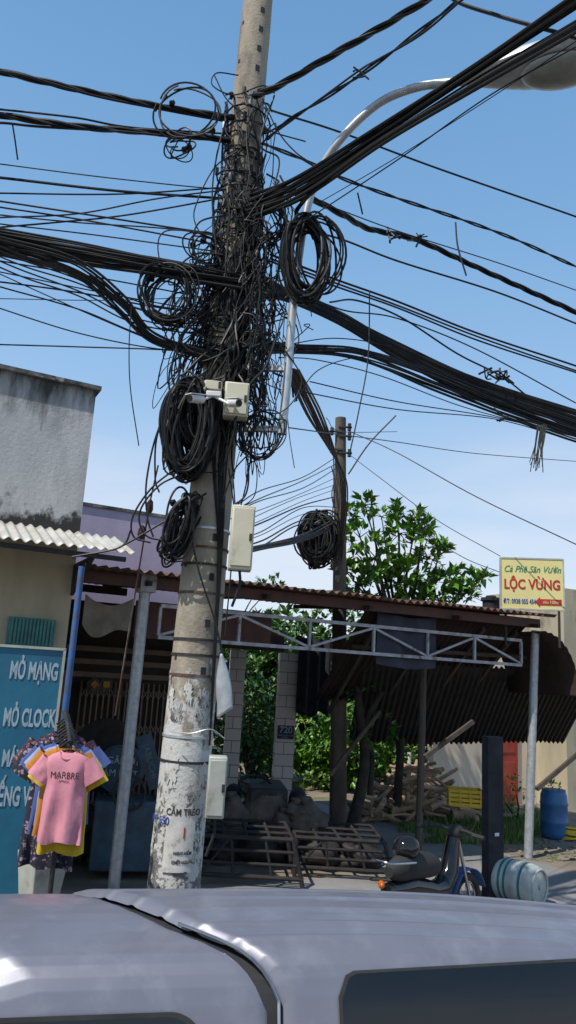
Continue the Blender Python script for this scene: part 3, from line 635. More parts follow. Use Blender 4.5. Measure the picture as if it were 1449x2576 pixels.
for i in range(15):
    o=i*3.8; cable([(-60,566+o*1.1),(0,576+o),(200,612+o*1.0),(400,650+o*.8),(610,690+o*.7)],5.65+.02*i,6.4+random.uniform(-.1,.2),random.choice([4.5,5.5,7,9]),jit=4)
for i in range(11):
    o=i*5.5; cable([(-60,575+o),(0,592+o),(190,655+o*.8),(310,745+o*.9),(390,835+o*.6),(560,900+o*.3)],5.65+.03*i,6.4,random.choice([3.5,4.5,6]),jit=7)
for i in range(5):
    o=i*14; cable([(-60,590+o),(60,640+o),(200,690+o),(360,760+o),(600,800+o)],5.65,6.45,3.5,jit=6)
cable([(640,240),(700,215),(850,130),(990,50),(1095,-15),(1150,-60)],6.4,5.0,18,3,TW)
cable([(650,225),(720,205),(880,112),(1000,45),(1080,-10),(1130,-50)],6.4,5.0,7)
cable([(670,350),(740,295),(880,205),(1020,105),(1165,-8),(1230,-60)],6.4,4.8,11,2,TW)
cable([(670,335),(760,280),(900,180),(950,150),(1060,85),(1165,-2)],6.4,4.9,5)
for i in range(20):
    o=i/19
    s0=(620+random.uniform(-30,30),500+o*60+random.uniform(-15,15)); s1=(745+o*25,452+o*42)
    oo=o*.6 if i<13 else .68+(o-.68)*1.0
    cable([s0,s1,(950+o*10,322+o*38),(1200,160+oo*62),(1449,-14+oo*92),(1560,-92+oo*102)],6.45,4.0+random.uniform(-.2,.2),random.choice([3.5,4.5,5.5,7,8]),jit=4)
cable([(740,560),(770,500),(950,360),(1200,210),(1449,60),(1560,-5)],6.4,4.2,11,3,TW)
cable([(700,590),(760,560),(1000,400),(1230,240),(1449,118)],6.4,4.6,3)
cable([(800,512),(1000,395),(1230,250),(1449,105)],6.6,4.6,2.2)
cable([(1100,-40),(1150,5),(1250,38),(1330,62),(1449,95),(1520,120)],5.2,4.6,8)
cable([(640,262),(700,283),(860,335),(1100,422),(1449,545),(1540,580)],6.5,9,6)
cable([(660,360),(760,400),(860,448),(1000,500),(1170,555),(1300,605),(1449,672),(1540,710)],6.5,9,11,2,TW)
cable([(700,470),(780,500),(870,545),(930,575),(1050,605),(1200,672),(1449,787),(1540,830)],6.5,9,18,3,TW)
cable([(690,560),(850,600),(1000,658),(1250,735),(1449,815),(1540,850)],6.5,9,5.5)
cable([(700,480),(830,520),(1000,580),(1250,660),(1449,730),(1540,760)],6.5,9,3.2)
for o in(0,9,16): cable([(680,640+o),(840,703+o),(1000,758+o),(1200,838+o),(1449,922+o),(1540,955+o)],6.5,9,random.choice([5,6]))
cable([(720,720),(860,780),(1000,800),(1200,880),(1449,1015)],6.5,9,4)
cable([(830,760),(900,755),(1010,800),(1150,890),(1260,945),(1330,1000)],6.5,8.5,5)
for i in range(20):
    o=i/19; cable([(640,680+o*70),(720,728+o*25),(860,790+o*28),(1000,862+o*38),(1200,950+o*55),(1449,1030+o*62),(1540,1058+o*70)],6.5,9,random.choice([6,7,8,10]),jit=4)
for i in range(14):
    o=i/13; cable([(640,850+o*40),(740,868+o*20),(900,878+o*26),(1080,930+o*45),(1250,1000+o*45),(1449,1078+o*28),(1540,1100+o*30)],6.5,9,random.choice([4,5,6,7]),jit=5)
for pts in [[(700,870),(850,850),(1000,880),(1200,960),(1449,1050)],[(780,960),(1000,1010),(1250,1050),(1449,1100)],[(760,985),(1000,1030),(1250,1055),(1449,1110)],[(700,900),(800,905),(960,945),(1150,1020),(1300,1060)],[(740,1010),(800,930),(900,900),(1000,900)]]:
    cable(pts,6.5,9,3)
for pts,d0,d1,w in [([(725,1075),(850,1092),(1000,1112),(1200,1142),(1449,1162)],6.6,14,3.5),([(880,1085),(1000,1140),(1200,1250),(1470,1380)],13.1,11,5),
 ([(875,1140),(960,1205),(1100,1310),(1260,1400)],13.1,12,3.5),([(1110,1370),(1180,1410),(1262,1440)],14,12,3.5),
 ([(875,1192),(930,1115),(995,1045)],13,13,8),([(820,1050),(860,1085),(1000,1085)],9,13,3)]:
    cable(pts,d0,d1,w,lab='thin black service wire from the distant pole')
for i in range(9):
    cable([(720+i*4,930),(770+i*5,1040),(815+i*4,1110+i*5),(850+i*3,1170+i*9),(858,1260+i*20)],6.6,13,6,m='black2',lab='faded black cable running to the distant pole')
for i in range(7):
    cable([(840+random.uniform(-6,10),1130+i*15),(845+random.uniform(-12,16),1250),(850+random.uniform(-14,18),1350),(848,1460)],12.9,12.9,6,m='black2',jit=5,lab='cable tied down the old pole')
for i in range(11):
    y0=1255+i*12; cable([(600,y0+12),(660,y0-20+i*2),(760,1205+i*11),(845,1145+i*18)],6.7,13,random.choice([2.5,3.5,5]),jit=6,lab='slack service wire to the distant pole')
for i in range(6): cable([(590,1385+i*2),(660,1372+i*2),(760,1348+i*3),(840,1310+i*4)],6.7,13,7,m='black2',jit=3,lab='slack bundled cable to the distant pole')
for pts,w in [([(30,312),(36,350),(44,402)],4),([(330,770),(325,870),(327,980),(350,1120)],2.6),([(900,485),(912,540)],4)]:
    cable(pts,5.9,6.0,w,lab='loose cut cable end hanging down')
cable([(1146,560),(1152,620),(1172,692)],7.6,7.6,5,lab='loose cut cable end hanging down')
for i in range(14):
    x=1362+random.uniform(-10,14); cable([(x,1068),(x-8,1120),(x-18+random.uniform(-16,16),1160+random.uniform(0,28))],8.2,8.2,2.6,lab='frayed cable end hanging from the bundle')
for i in range(24):
    x=random.choice([1270,1265,1050,905,985,1230]); y={1270:1050,1265:945,1050:602,985:590,905:185,1230:940}[x]
    cable([(x+random.uniform(-25,25),y+random.uniform(-15,15)),(x+random.uniform(-15,15),y+random.uniform(-12,12)),(x+random.uniform(-30,30),y+random.uniform(-22,22))],7.6 if x>980 else 5.6,7.7 if x>980 else 5.6,random.choice([4,6]),lab='short tied offcut on a cable joint')
for pts in [[(520,930),(440,1000),(395,1090),(370,1210),(372,1300),(385,1350)],[(520,960),(450,1020),(420,1120),(410,1180)],[(530,900),(455,860),(440,700),(490,640),(560,640)],[(560,540),(500,560),(485,620),(520,700)],[(600,380),(540,420),(500,500),(490,560),(540,640)],[(640,1060),(720,1060),(690,1130),(620,1170)],[(600,1000),(700,1040),(760,960),(700,860)],[(300,1378),(340,1355),(430,1300),(520,1240)],[(180,1400),(300,1378),(330,1330)],[(930,730),(925,900),(905,1030),(880,1140)],[(620,640),(560,600),(420,580),(400,640),(440,700),(560,720)],[(560,1260),(590,1180),(640,1120),(620,1050)],[(480,1340),(500,1440),(540,1560),(560,1650)],[(575,1180),(590,1300),(580,1450),(565,1600)],
 [(600,190),(545,185),(535,215),(590,240),(660,215),(690,235)],[(540,190),(570,250),(620,290),(680,330),(770,357)],[(660,250),(700,330),(740,380),(780,410)],[(570,300),(545,400),(535,500),(545,640)],[(690,240),(655,360),(700,400),(690,470)],
 [(450,700),(430,800),(450,900),(470,960)],[(400,800),(440,880),(500,910),(560,890)],[(520,760),(460,840),(430,930),(450,1010)],[(500,640),(470,720),(480,820),(530,860)],[(560,950),(470,980),(400,1080),(390,1200),(400,1240)],[(600,1050),(625,1170),(620,1240),(590,1270)],[(440,1180),(380,1230),(335,1300),(335,1350),(380,1365)],[(470,1190),(400,1220),(350,1290),(370,1350),(450,1350),(500,1290)],[(460,1340),(400,1380),(420,1410),(460,1412)]]:
    cable(pts,6.3,6.3,random.choice([3.4,4.5]),lab='thin black wire looping beside the pole')
st=thing('stay_wire',W(355,1400,6.9),'rusty stay wire with brown egg insulator','stay wire')
mb=MB(); mb.tube([W(290,1800,7.1),W(355,1400,6.9),W(378,1260,6.8),W(398,1170,6.7)],.008,n=6); mb.build('rod','rust',parent=st)
for (x,y) in((356,1340),(376,1275)):
    mb=MB(); mb.blob(W(x,y,6.85),.035,.035,.07,.1); mb.build('insulator','redbeam',parent=st)
def coil(cx,cy,d,rx,ry,n,w,lab,spread=.12,tilt=0,dep=.12,yawr=.6,wild=1.0):
    mb=MB(); c0=W(cx,cy,d); k=d/F*1.12
    for i in range(n):
        yaw=random.uniform(-yawr,yawr); r_=Vector((math.cos(yaw),math.sin(yaw),0)); tl=tilt+random.uniform(-.25,.25)*wild
        ex=r_*math.cos(tl)+Z*math.sin(tl); ez=Z*math.cos(tl)-r_*math.sin(tl)
        a=rx*k*random.uniform(1-spread*2,1); b=ry*k*random.uniform(1-spread,1)
        cc=c0+Vector((random.uniform(-1,1)*rx*k*.16,random.uniform(-dep,dep),random.uniform(-1,1)*ry*k*.09)); ph=random.random()*6; ph2=random.random()*6; h2=random.uniform(.02,.12)*wild; h3=random.uniform(.0,.07)*wild
        N_=36; over=random.randint(0,6)
        pts=[]
        for t_ in range(N_+1+over):
            an=t_*2*math.pi/N_+ph2; m=1+h2*math.sin(2*an+ph)+h3*math.sin(3*an+ph2)+.02*t_/N_
            pts.append(cc+ex*a*m*math.cos(an)+ez*b*m*math.sin(an)+Vector((0,.03*math.sin(an*1.5+ph),0)))
        mb.tube(pts,w/512*random.uniform(.8,1.15),n=5)
    for j in range(3):
        th=random.random()*6; mb.blob(c0+Vector((math.cos(th)*rx*k*.85,0,math.sin(th)*ry*k*.85)),.03,.04,.03,.2,j,8,6)
    mb.build('cable_coil','black',lab,'cable coil')
random.seed(3)
coil(768,655,6.2,60,108,24,6,'thick oval coil of black cable hanging on lamp arm',.16,.08,wild=.6)
coil(790,650,6.25,64,100,5,5,'loose outer loops of black cable on lamp arm',.05,.1,wild=.8)
coil(425,745,6.3,78,74,16,4.5,'loose coil of black cable slung from the bundle',.2)
coil(478,300,6.3,82,76,3,5,'large loose loop of black cable near pole top',.04)
coil(450,355,6.3,42,32,4,4,'small black cable loop near pole top',.15)
coil(478,1078,6.3,62,122,60,5.5,'heavy bundle of coiled black cable hung below cameras',.3,.0,.16)
coil(500,1050,6.3,50,95,40,6,'dense inner coil of black cable against the pole',.42,.0,.1)
coil(452,1325,6.35,36,84,26,5,'long drooping coil of black cable',.42,-.35,wild=1.4)
coil(655,1095,6.4,60,62,7,3.6,'loose cable loops hung under the lamp bracket',.3)
coil(800,1355,12.95,46,66,70,8,'coil of black cable on the distant pole',.48)
coil(520,640,6.4,55,45,6,3.5,'loose wire loops on the pole side',.3)
coil(680,560,6.4,50,60,8,4,'tangled wire loops between pole and lamp arm',.3)
random.seed(9)
mb=MB()
for i in range(125):
    z_=random.triangular(4.6,7.8,6.1); th=rad(random.triangular(-170,10,-40)); r=random.uniform(.2,.26); dz=random.choice([-1,1])*random.uniform(.12,.3); dth=random.uniform(-.3,.3); P=[]
    for s_ in range(random.randint(4,8)):
        P.append(pole(z_)+Vector((math.cos(th),math.sin(th),0))*r)
        th+=dth+random.uniform(-.4,.4); z_+=dz+random.uniform(-.12,.12); r=min(max(r+random.uniform(-.04,.04),.19),.33)
        z_=min(max(z_,4.2),8.15)
    mb.tube(cat_rom(P,5),random.choice([.004,.006,.008,.012]),n=5)
for i in range(46):
    z_=random.choice([6.0,6.05,6.6,6.9,7.3,7.6,7.95,5.4,5.7])+random.uniform(-.1,.1); sl=random.uniform(-.25,.25); r=random.uniform(.19,.24); ph=random.random()*6; P=[]
    for k in range(15):
        th=ph+k*2*math.pi/14; P.append(pole(z_+sl*math.sin(th+ph)*.5)+Vector((math.cos(th),math.sin(th),0))*r*(1+.06*math.sin(3*th+ph)))
    mb.tube(P,random.choice([.005,.007,.010]),n=5)
mb.build('cable_tangle','black','knotted mass of thin black wires round the pole','cable tangle',kind='stuff')
mb=MB()
for i in range(100):
    lf=random.random()<.6
    z_=random.triangular(4.5,7.2,5.7); th=(math.pi if lf else 0)+random.uniform(-1.0,1.0); r1_=random.uniform(.05,.48 if lf else .3); sg_=random.uniform(.1,.85)
    a=pole(z_)+Vector((math.cos(th),math.sin(th),0))*.2; b=pole(z_-random.uniform(-.3,.8))+Vector((math.cos(th+.5),math.sin(th+.5),0))*.2
    m_=(a+b)/2+Vector((math.cos(th),math.sin(th)*.6,0))*r1_-Z*sg_
    mb.tube(cat_rom([a,a.lerp(m_,.55)+rv()*.06+Vector((math.cos(th)*.1,0,.05)),m_,b.lerp(m_,.5)+rv()*.06,b],6),random.choice([.004,.005,.007,.009]),n=5)
mb.build('cable_tangle','black','drooping loops of loose black wire beside the pole','cable tangle',kind='stuff')
mb=MB()
for i in range(130):
    p=W(random.triangular(605,740,650),random.uniform(430,960),6.4+random.uniform(-.2,.2)); P=[p]; dx=random.uniform(-.06,.06); dz=random.uniform(-.26,-.06)
    for s_ in range(random.randint(3,6)): p=p+Vector((dx+random.uniform(-.08,.08),random.uniform(-.06,.06),dz+random.uniform(-.1,.1))); P.append(p)
    mb.tube(cat_rom(P,5),random.choice([.004,.005,.007,.010]),n=5)
for i in range(50):
    p=W(random.triangular(605,730,640),random.uniform(560,940),6.4+random.uniform(-.2,.2)); P=[p]
    for s_ in range(random.randint(3,5)): p=p+Vector((random.uniform(-.13,.13),random.uniform(-.06,.06),random.uniform(-.16,.16))); P.append(p)
    mb.tube(cat_rom(P,5),random.choice([.004,.005,.007]),n=5)
mb.build('cable_tangle','black','snarled black wires between the pole and lamp arm','cable tangle',kind='stuff')
mb=MB()
for i in range(11):
    x=random.uniform(-.02,.22)
    mb.tube(cat_rom([pole(5.2)+Vector((x+.05,-.16,0)),pole(4.4)+Vector((x,-.2,0)),pole(3.6)+Vector((.12+x*.3,-.19,0)),pole(2.6)+Vector((.17+x*.1,-.15,0)),pole(1.9)+Vector((.20,-.12,0))],6),.009,n=5)
mb.build('down_lead','black','bunch of black leads running down the pole','cable')
for i in range(34):
    mb=MB(); z_=random.uniform(4.6,8.3); th=random.uniform(-2.9,-.2); q=pole(z_)+Vector((math.cos(th),math.sin(th),0))*random.uniform(.2,.26); mb.box(q,.03,.03,random.uniform(.05,.09),random.random()*3)
    mb.build('cable_clamp',random.choice(['steel','galv','black']),parent=mp_)
# ------------------------------------------------------------ boxes on pole
def boxthing(label,cat,cx,cy,d,wp,hp,depth,m,name='junction_box',yaw=.1):
    k=d/F*1.05; c=W(cx,cy,d); w_=wp*k;h_=hp*k; x_=Vector((math.cos(yaw),math.sin(yaw),0)); y_=Vector((-x_.y,x_.x,0))
    t=thing(name,c,label,cat); mb=MB(); mb.boxa(c,x_*w_/2,y_*depth/2,Z*h_/2); mb.build('case',m,parent=t,bevel=.012)
    mb=MB(); f=c-y_*(depth/2+.008); mb.boxa(f,x_*w_*.44,y_*.008,Z*h_*.45); mb.build('lid',m,parent=t,bevel=.006)
    mb=MB(); mb.boxa(f-y_*.012+x_*w_*.36,x_*.012,y_*.006,Z*.03); mb.build('latch','steel',parent=t)
    mb=MB(); mb.tube(cat_rom([c-Z*h_*.48,c-Z*(h_*.5+.12)+x_*.01,c-Z*(h_*.5+.3)-x_*.04+y_*.06],5),.012,n=8); mb.build('conduit','tarp',parent=t)
boxthing('cream junction box with conduit on the pole','junction box',594,1010,6.2,62,90,.14,'cream')
boxthing('small cream switch box beside the cameras','junction box',536,974,6.15,46,26,.09,'cream')
boxthing('tall cream meter box hung beside the pole','meter box',608,1355,6.3,56,158,.16,'cream','meter_box')
boxthing('grey meter box low on the pole side','meter box',544,1978,6.3,42,132,.16,'greybox','meter_box')
for (x,y,sg_) in((495,1004,-1),(588,1014,1)):
    t=thing('security_camera',W(x,y,6.05),'white bullet security camera on a small bracket','security camera')
    c=W(x,y,6.0); dr=Vector((sg_*.55,-.75,-.25)).normalized()
    mb=MB(); mb.tube([c-dr*.08,c-dr*.07,c+dr*.07,c+dr*.085],[.02,.036,.036,.034],n=16); mb.build('housing','whitep',parent=t)
    mb=MB(); mb.cyl(c+dr*.083,c+dr*.092,.029,n=16); mb.build('lens','glassblack',parent=t)
    mb=MB(); mb.boxa(c+Z*.04+dr*.01,dr*.1,dr.cross(Z).normalized()*.035,Z*.004); mb.build('sunshield','whitep',parent=t)
    mb=MB(); mb.cyl(c-Z*.03,W(536,995,6.08),.012,n=8); mb.build('bracket','whitep',parent=t)
mb=MB(); mb.box(W(538,992,6.06),.13,.05,.05); mb.build('mounting_block','whitep','small white mounting block for two cameras','bracket',bevel=.008)
mb=MB()
def bs(u,v):
    c=W(557,1645,6.3).lerp(W(560,1790,6.3),v); ww=(.015+.085*math.sin(min(v*1.15,1)*math.pi*.62)); return c+Vector((ww*(u-.5)*1.3+.02*v,-.03*math.sin(u*3),0))+Z*(.03*u*v-.06*(1-u)*(v>.9))
mb.sheet(bs,8,16); mb.build('torn_sheet','galvlight','torn pale metal sheet dangling from the pole','metal sheet',solid=.003)
mb=MB(); mb.tube(cat_rom([W(430,1840,6.3),W(480,1845,6.2),W(530,1835,6.2),W(565,1858,6.25)],6),.005,n=6); mb.build('wire_tie','galvlight','twisted pale wire tie round the pole','wire')
# ------------------------------------------------------------ clothes
ROWS=[(0,.36,.05),(.02,.45,.06),(.045,.72,.07),(.08,.92,.08),(.14,1.0,.09),(.22,.98,.10),(.3,.95,.11),(.42,.93,.11),(.55,.95,.11),(.7,.98,.12),(.82,1.0,.12),(.93,1.03,.12),(1,1.04,.12)]
def shirt(label,px,py,d,hwm,hm,yaw,m,name='t_shirt',seed=0,txt=None):
    o=W(px,py,d); t=thing(name,o,label,'shirt'); x_=Vector((math.cos(yaw),math.sin(yaw),0)); y_=Vector((-x_.y,x_.x,0))
    def fold(x,v): return .020*math.sin(x*46+seed+2*v)*v+.03*noise.noise(Vector((x*8,v*3.5,seed)))+.008*math.sin(x*95+v*9+seed)*v
    n=48; mb=MB(); vs=[]
    for (v,wd,dp) in ROWS:
        for i in range(n):
            th=2*math.pi*i/n; cx=math.copysign(abs(math.cos(th))**.75,math.cos(th)); sy=math.sin(th)
            x=cx*wd*hwm; yy=sy*dp*.45
            z_=-v*hm - (.035*(1-abs(cx)) if v==0 and sy<0 else 0)+.012*math.sin(x*30+seed)*(v>.9)
            vs.append(o+x_*x+y_*(yy+fold(x,v))+Z*z_)
    R=len(ROWS); mb.add(vs,[(j*n+i,j*n+(i+1)%n,(j+1)*n+(i+1)%n,(j+1)*n+i) for j in range(R-1) for i in range(n)])
    for s_ in(-1,1):
        a=o+x_*s_*hwm*.78-Z*hm*.115; b=o+x_*s_*hwm*1.33-Z*hm*.33; q=[a.lerp(b,k/6) for k in range(7)]
        ax=(b-a).normalized(); pv=ax.cross(y_).normalized(); vs=[]
        for k,c in enumerate(q):
            for i in range(16):
                th=2*math.pi*i/16; rr_=.080*(1+.12*k/6)*(hwm/.17); vs.append(c+pv*math.cos(th)*rr_+y_*math.sin(th)*.032*(1+.25*math.sin(5*th+seed+k)))
        mb.add(vs,[(k*16+i,k*16+(i+1)%16,(k+1)*16+(i+1)%16,(k+1)*16+i) for k in range(6) for i in range(16)])
    mb.build('garment',m,parent=t,ang=80)
    mb=MB(); mb.tube(cat_rom([o-x_*hwm*.8-Z*.05,o+Z*.005,o+x_*hwm*.8-Z*.05],6),.006,n=6); mb.tube(cat_rom([o,o+Z*.05,o+Z*.08+x_*.02,o+Z*.11],5),.004,n=6); mb.build('hanger','tarp',parent=t)
    if txt:
        for nm,b_,zz,sz in(('print',txt,.27,.062),('print_small','APPAREL',.335,.022)):
            q=o-Z*hm*zz; ob=text(nm,b_,q,x_,Z,sz,'rustd',t,sx=.85,th=0)
            for vv in ob.data.vertices:
                x=vv.co.dot(x_); v=(o.z-(q.z+vv.co.z))/hm
                for r in range(len(ROWS)-1):
                    if v<=ROWS[r+1][0]: break
                k=(v-ROWS[r][0])/(ROWS[r+1][0]-ROWS[r][0]); wd=ROWS[r][1]*(1-k)+ROWS[r+1][1]*k; dp=ROWS[r][2]*(1-k)+ROWS[r+1][2]*k
                cth=min(1,abs(x)/(wd*hwm))**(1/.75); sy=-math.sqrt(1-cth*cth)
                vv.co=x_*x+Z*vv.co.z+y_*(sy*dp*.45+fold(x,v)-.004)
    mb=MB(); mb.tube([o+x_*math.cos(k*math.pi/12)*hwm*.37-y_*(.02+.018*math.sin(k*math.pi/12))-Z*(.005+.05*math.sin(k*math.pi/12)) for k in range(13)],.006,n=5); mb.build('collar',m,parent=t)
shirt('pink cotton t-shirt with dark printed lettering',174,1888,5.35,.146,.585,.05,'pink',txt='MARBRE',seed=1)
shirt('yellow t-shirt hanging behind the pink one',179,1892,5.45,.158,.65,.0,'shirtyel',seed=2)
shirt('orange t-shirt hanging in the row',166,1878,5.53,.155,.58,-.05,'orange',seed=3)
shirt('pale blue t-shirt hanging in the row',165,1874,5.6,.16,.55,.0,'white',seed=8)
shirt('blue t-shirt hanging behind the yellow one',158,1868,5.68,.17,.62,-.05,'shirtblue',seed=4)
shirt('blue t-shirt hanging at row back',178,1870,5.75,.18,.54,.05,'shirtblue',seed=6)
shirt('dark floral blouse hanging at rack back',152,1852,5.9,.20,.92,-.1,'floral',seed=5)
shirt('reddish floral blouse hanging at rack back',158,1840,6.05,.20,.86,.2,'floral2',seed=7)
ck=thing('clothes_rack',W(160,2200,6),'slim steel clothes stand holding shirts on hangers','clothes rack')
tp_=W(172,1845,5.8); mb=MB(); bs_=Vector((tp_.x,tp_.y,0)); mb.cyl(bs_,tp_,.018); mb.build('upright','steel',parent=ck)
mb=MB(); mb.tube(cat_rom([W(176,1868,5.3),W(172,1835,5.55),W(165,1800,5.85),W(160,1790,6.1)],6),.014,n=8)
for i in range(9):
    q=W(176-i*1.5,1862-i*7,5.35+i*.08); mb.tube([q-Z*.04,q+Vector((.03,0,.02)),q+Z*.05],.007,n=6); mb.tube([q-Vector((.06,0,.05)),q,q+Vector((.06,0,-.05))],.008,n=6)
mb.build('hanging_rail','tarp',parent=ck)
mb=MB()
for k in range(4): a_=k*math.pi/2+.4; mb.bar(bs_+Z*.04,bs_+Vector((math.cos(a_)*.4,math.sin(a_)*.4,.02)),.03,.03)
mb.build('foot','steel',parent=ck)
mb=MB(); q=W(105,2190,6.6); mb.tube([q-Z*.25,q+Z*.15],[.16,.22],n=4); mb.build('plastic_crate','greybox','tilted grey plastic tub beside the rack','tub',bevel=.01)
# ------------------------------------------------------------ machines under canopy
mc=thing('milling_machine',S(1.0,.9,0),'old blue milling machine with round hood and flywheel','machine')
c=W(300,1935,9.9); yv=Vector((-.15,-.99,0)).normalized()
mb=MB(); mb.cyl(c-yv*.2,c+yv*.02,.28,n=32); mb.torus(c+yv*.02,yv,.28,.02); mb.build('drum','machblue',parent=mc)
c2=W(265,1900,10.2); mb=MB(); mb.cyl(c2-yv*.1,c2+yv*.02,.45,n=36); mb.torus(c2,yv,.45,.02); mb.build('hood','steel',parent=mc)
rg=Vector((-yv.y,yv.x,0))
text('lettering','NGÃI LỢI',c+yv*.03+Z*.1,rg,Z,.12,'signtext',mc); text('lettering','LÀM HỘT',c+yv*.03-Z*.05,rg,Z,.12,'signtext',mc)
mb=MB(); cb=W(320,2100,9.9); mb.box(Vector((cb.x,cb.y,.5)),.85,.5,.8,.2); mb.build('base','machblue',parent=mc,bevel=.02)
mb=MB(); c3=W(325,1995,9.6); mb.torus(c3,yv,.2,.018)
for k in range(6): a_=k*math.pi/3; mb.cyl(c3,c3+rg*math.cos(a_)*.2+Z*math.sin(a_)*.2,.012,n=6)
mb.build('flywheel','steel',parent=mc)
sb=thing('machine_sign',W(380,1920,9.7),'tilted blue maker plate with faded letters','sign')
c=W(378,1915,9.75); vx=(Z*.93-rg*.36).normalized(); hx=(rg*.93+Z*.36).normalized(); mb=MB(); mb.boxa(c,vx*.33,hx*.10,yv*.01); mb.build('plate','machblue',parent=sb)
text('lettering','JABUCHI',c+yv*.015,-vx,hx,.11,'platetext',sb)
random.seed(31)
for i,(px,py,w_,h_) in enumerate(((235,2130,.7,.8),(400,2120,.5,.7),(450,2060,.5,1.1),(255,2200,.5,.4))):
    q=W(px,py,10.2+.1*i); t=thing('machine_part',(q.x,q.y,0),'greasy dark steel machine frame stored in shade','machine')
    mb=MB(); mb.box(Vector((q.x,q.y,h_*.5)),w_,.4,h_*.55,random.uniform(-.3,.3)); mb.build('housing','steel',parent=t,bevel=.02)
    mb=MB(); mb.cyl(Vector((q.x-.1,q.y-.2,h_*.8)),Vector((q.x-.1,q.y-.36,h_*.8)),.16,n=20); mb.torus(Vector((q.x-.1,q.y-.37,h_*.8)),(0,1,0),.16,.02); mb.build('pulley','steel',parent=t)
    for k in(-1,1):
        for y_ in(-.1,.2): mb=MB(); mb.bar(Vector((q.x+k*w_*.45,q.y+y_,0)),Vector((q.x+k*w_*.45,q.y+y_,h_)),.05,.05); mb.build('leg','steel',parent=t)
tr_=thing('tractor',W(655,2060,11.2),'small dusty farm tractor with steering wheel and seat','tractor')
c=W(643,1978,11.4); mb=MB(); axw=Vector((.1,-.5,.85)).normalized(); mb.torus(c,axw,.24,.02)
for k in range(3): 
    a_=k*2.09; a=axw.orthogonal().normalized(); b=axw.cross(a); mb.cyl(c,c+a*math.cos(a_)*.24+b*math.sin(a_)*.24,.012,n=6)
mb.cyl(c,c-axw*.5,.022,n=8); mb.build('steering_wheel','tarp',parent=tr_)
q=W(665,2040,11.1); mb=MB(); mb.blob(q,.33,.22,.27,.12,3,20,14); mb.boxa(q+Z*.2,rg*.25,yv*.06,Z*.06); mb.build('seat','sack',parent=tr_)
mb=MB(); mb.box(Vector((q.x,q.y+.4,.7)),.55,1.0,.5,.1); mb.build('body','steel',parent=tr_,bevel=.04)
for k in(-1,1):
    mb=MB(); wc=Vector((q.x+k*.48,q.y+.6,.45)); mb.torus(wc,(1,.1,0),.34,.11,28,10); mb.cyl(wc-Vector((.08,0,0)),wc+Vector((.08,0,0)),.2,n=18); mb.build('wheel','rubber',parent=tr_)
for (px,py,rx,rz,l) in((575,2060,.24,.27,'brown dusty sack slumped beside the tractor'),(765,2068,.32,.25,'grey dusty sack resting on the metal frames'),(715,2082,.22,.18,'grey dusty sack resting on the metal frames'),(745,2042,.16,.1,'grey dusty sack resting on the metal frames')):
    q=W(px,py,10.9); mb=MB(); mb.blob(q,rx,.22,rz,.3,px,18,12); mb.tube([q+Z*rz*.9,q+Z*(rz+.08)],[.05,.09],n=8); mb.build('sack','sack',l,'sack',ang=180)
for (x0,x1,yt,d) in((505,738,2100,9.7),(745,968,2106,10.3)):
    a=W(x0,yt+10,d); b=W(x1,yt+4,d); z_=(a.z+b.z)/2; bk=Vector((-.1,.75,.06)); t=thing('metal_rack',(a.x,a.y,0),'rusty welded steel bed frame with parallel rails','metal frame')
    a.z=b.z=z_; mb=MB()
    f0=Vector((a.x,a.y,.12)); f1=Vector((b.x+.15,b.y,.12))
    for k in range(4):
        zz=.12+(z_-.12)*k/3; mb.cyl(Vector((a.x-.02,a.y,zz)),Vector((b.x+.15*(1-k/3),b.y,zz)),.028 if k in(0,3) else .02,n=8)
    for k in range(5):
        u=k/4; mb.cyl(a.lerp(b,u),a.lerp(b,u)+bk,.02,n=8)
    for k in(.33,.7): mb.cyl(f0.lerp(f1,k),a.lerp(b,k),.018,n=8)
    mb.cyl(f0.lerp(f1,.02),a.lerp(b,.32),.016,n=8)
    for v in(.33,.66,1): mb.cyl(a+bk*v,b+bk*v,.02,n=8)
    mb.build('rails','rackrust',parent=t)
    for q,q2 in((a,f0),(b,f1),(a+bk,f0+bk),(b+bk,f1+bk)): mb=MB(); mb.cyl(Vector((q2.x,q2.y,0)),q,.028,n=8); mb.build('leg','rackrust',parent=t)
# dark clutter stored beneath the frames
for (px,py,rx,rz) in((560,2150,.3,.2),(650,2160,.35,.25),(800,2150,.35,.22),(890,2165,.3,.18)):
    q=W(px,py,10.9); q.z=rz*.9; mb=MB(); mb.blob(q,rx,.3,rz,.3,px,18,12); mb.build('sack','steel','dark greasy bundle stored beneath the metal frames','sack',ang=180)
# ------------------------------------------------------------ motorbike
hd=rad(48); f=Vector((math.cos(hd),math.sin(hd),0)); l=Vector((-f.y,f.x,0)); bc=W(1088,2200,7.9); bc=Vector((bc.x,bc.y,0))
mk=thing('motorcycle',bc,'black underbone motorcycle with chrome mirrors parked on the pavement','motorcycle')
def K(x,y,z): return bc+f*x*1.08+l*y*1.08+Z*z*1.06
for x in(-.6,.62):
    t_=MB(); t_.torus(K(x,0,.29),l,.255,.04,32,8); wo=t_.build('wheel','rubber',parent=mk)
    t_=MB(); t_.torus(K(x,0,.29),l,.21,.012,32,6); t_.cyl(K(x,-.05,.29),K(x,.05,.29),.045,n=12)
    for k in range(12): a_=k*math.pi/6; t_.cyl(K(x,0,.29),K(x+math.cos(a_)*.21,0,.29+math.sin(a_)*.21),.004,n=4)
    t_.build('rim','chrome',parent=wo)
mb=MB(); mb.tube([K(-.75,0,.62),K(-.4,0,.6),K(0,0,.5),K(.15,0,.5)],[.06,.11,.09,.1],n=12); mb.tube([K(.15,0,.48),K(.3,0,.62),K(.38,0,.92)],[.1,.1,.07],n=12); mb.build('body','glassblack',parent=mk)
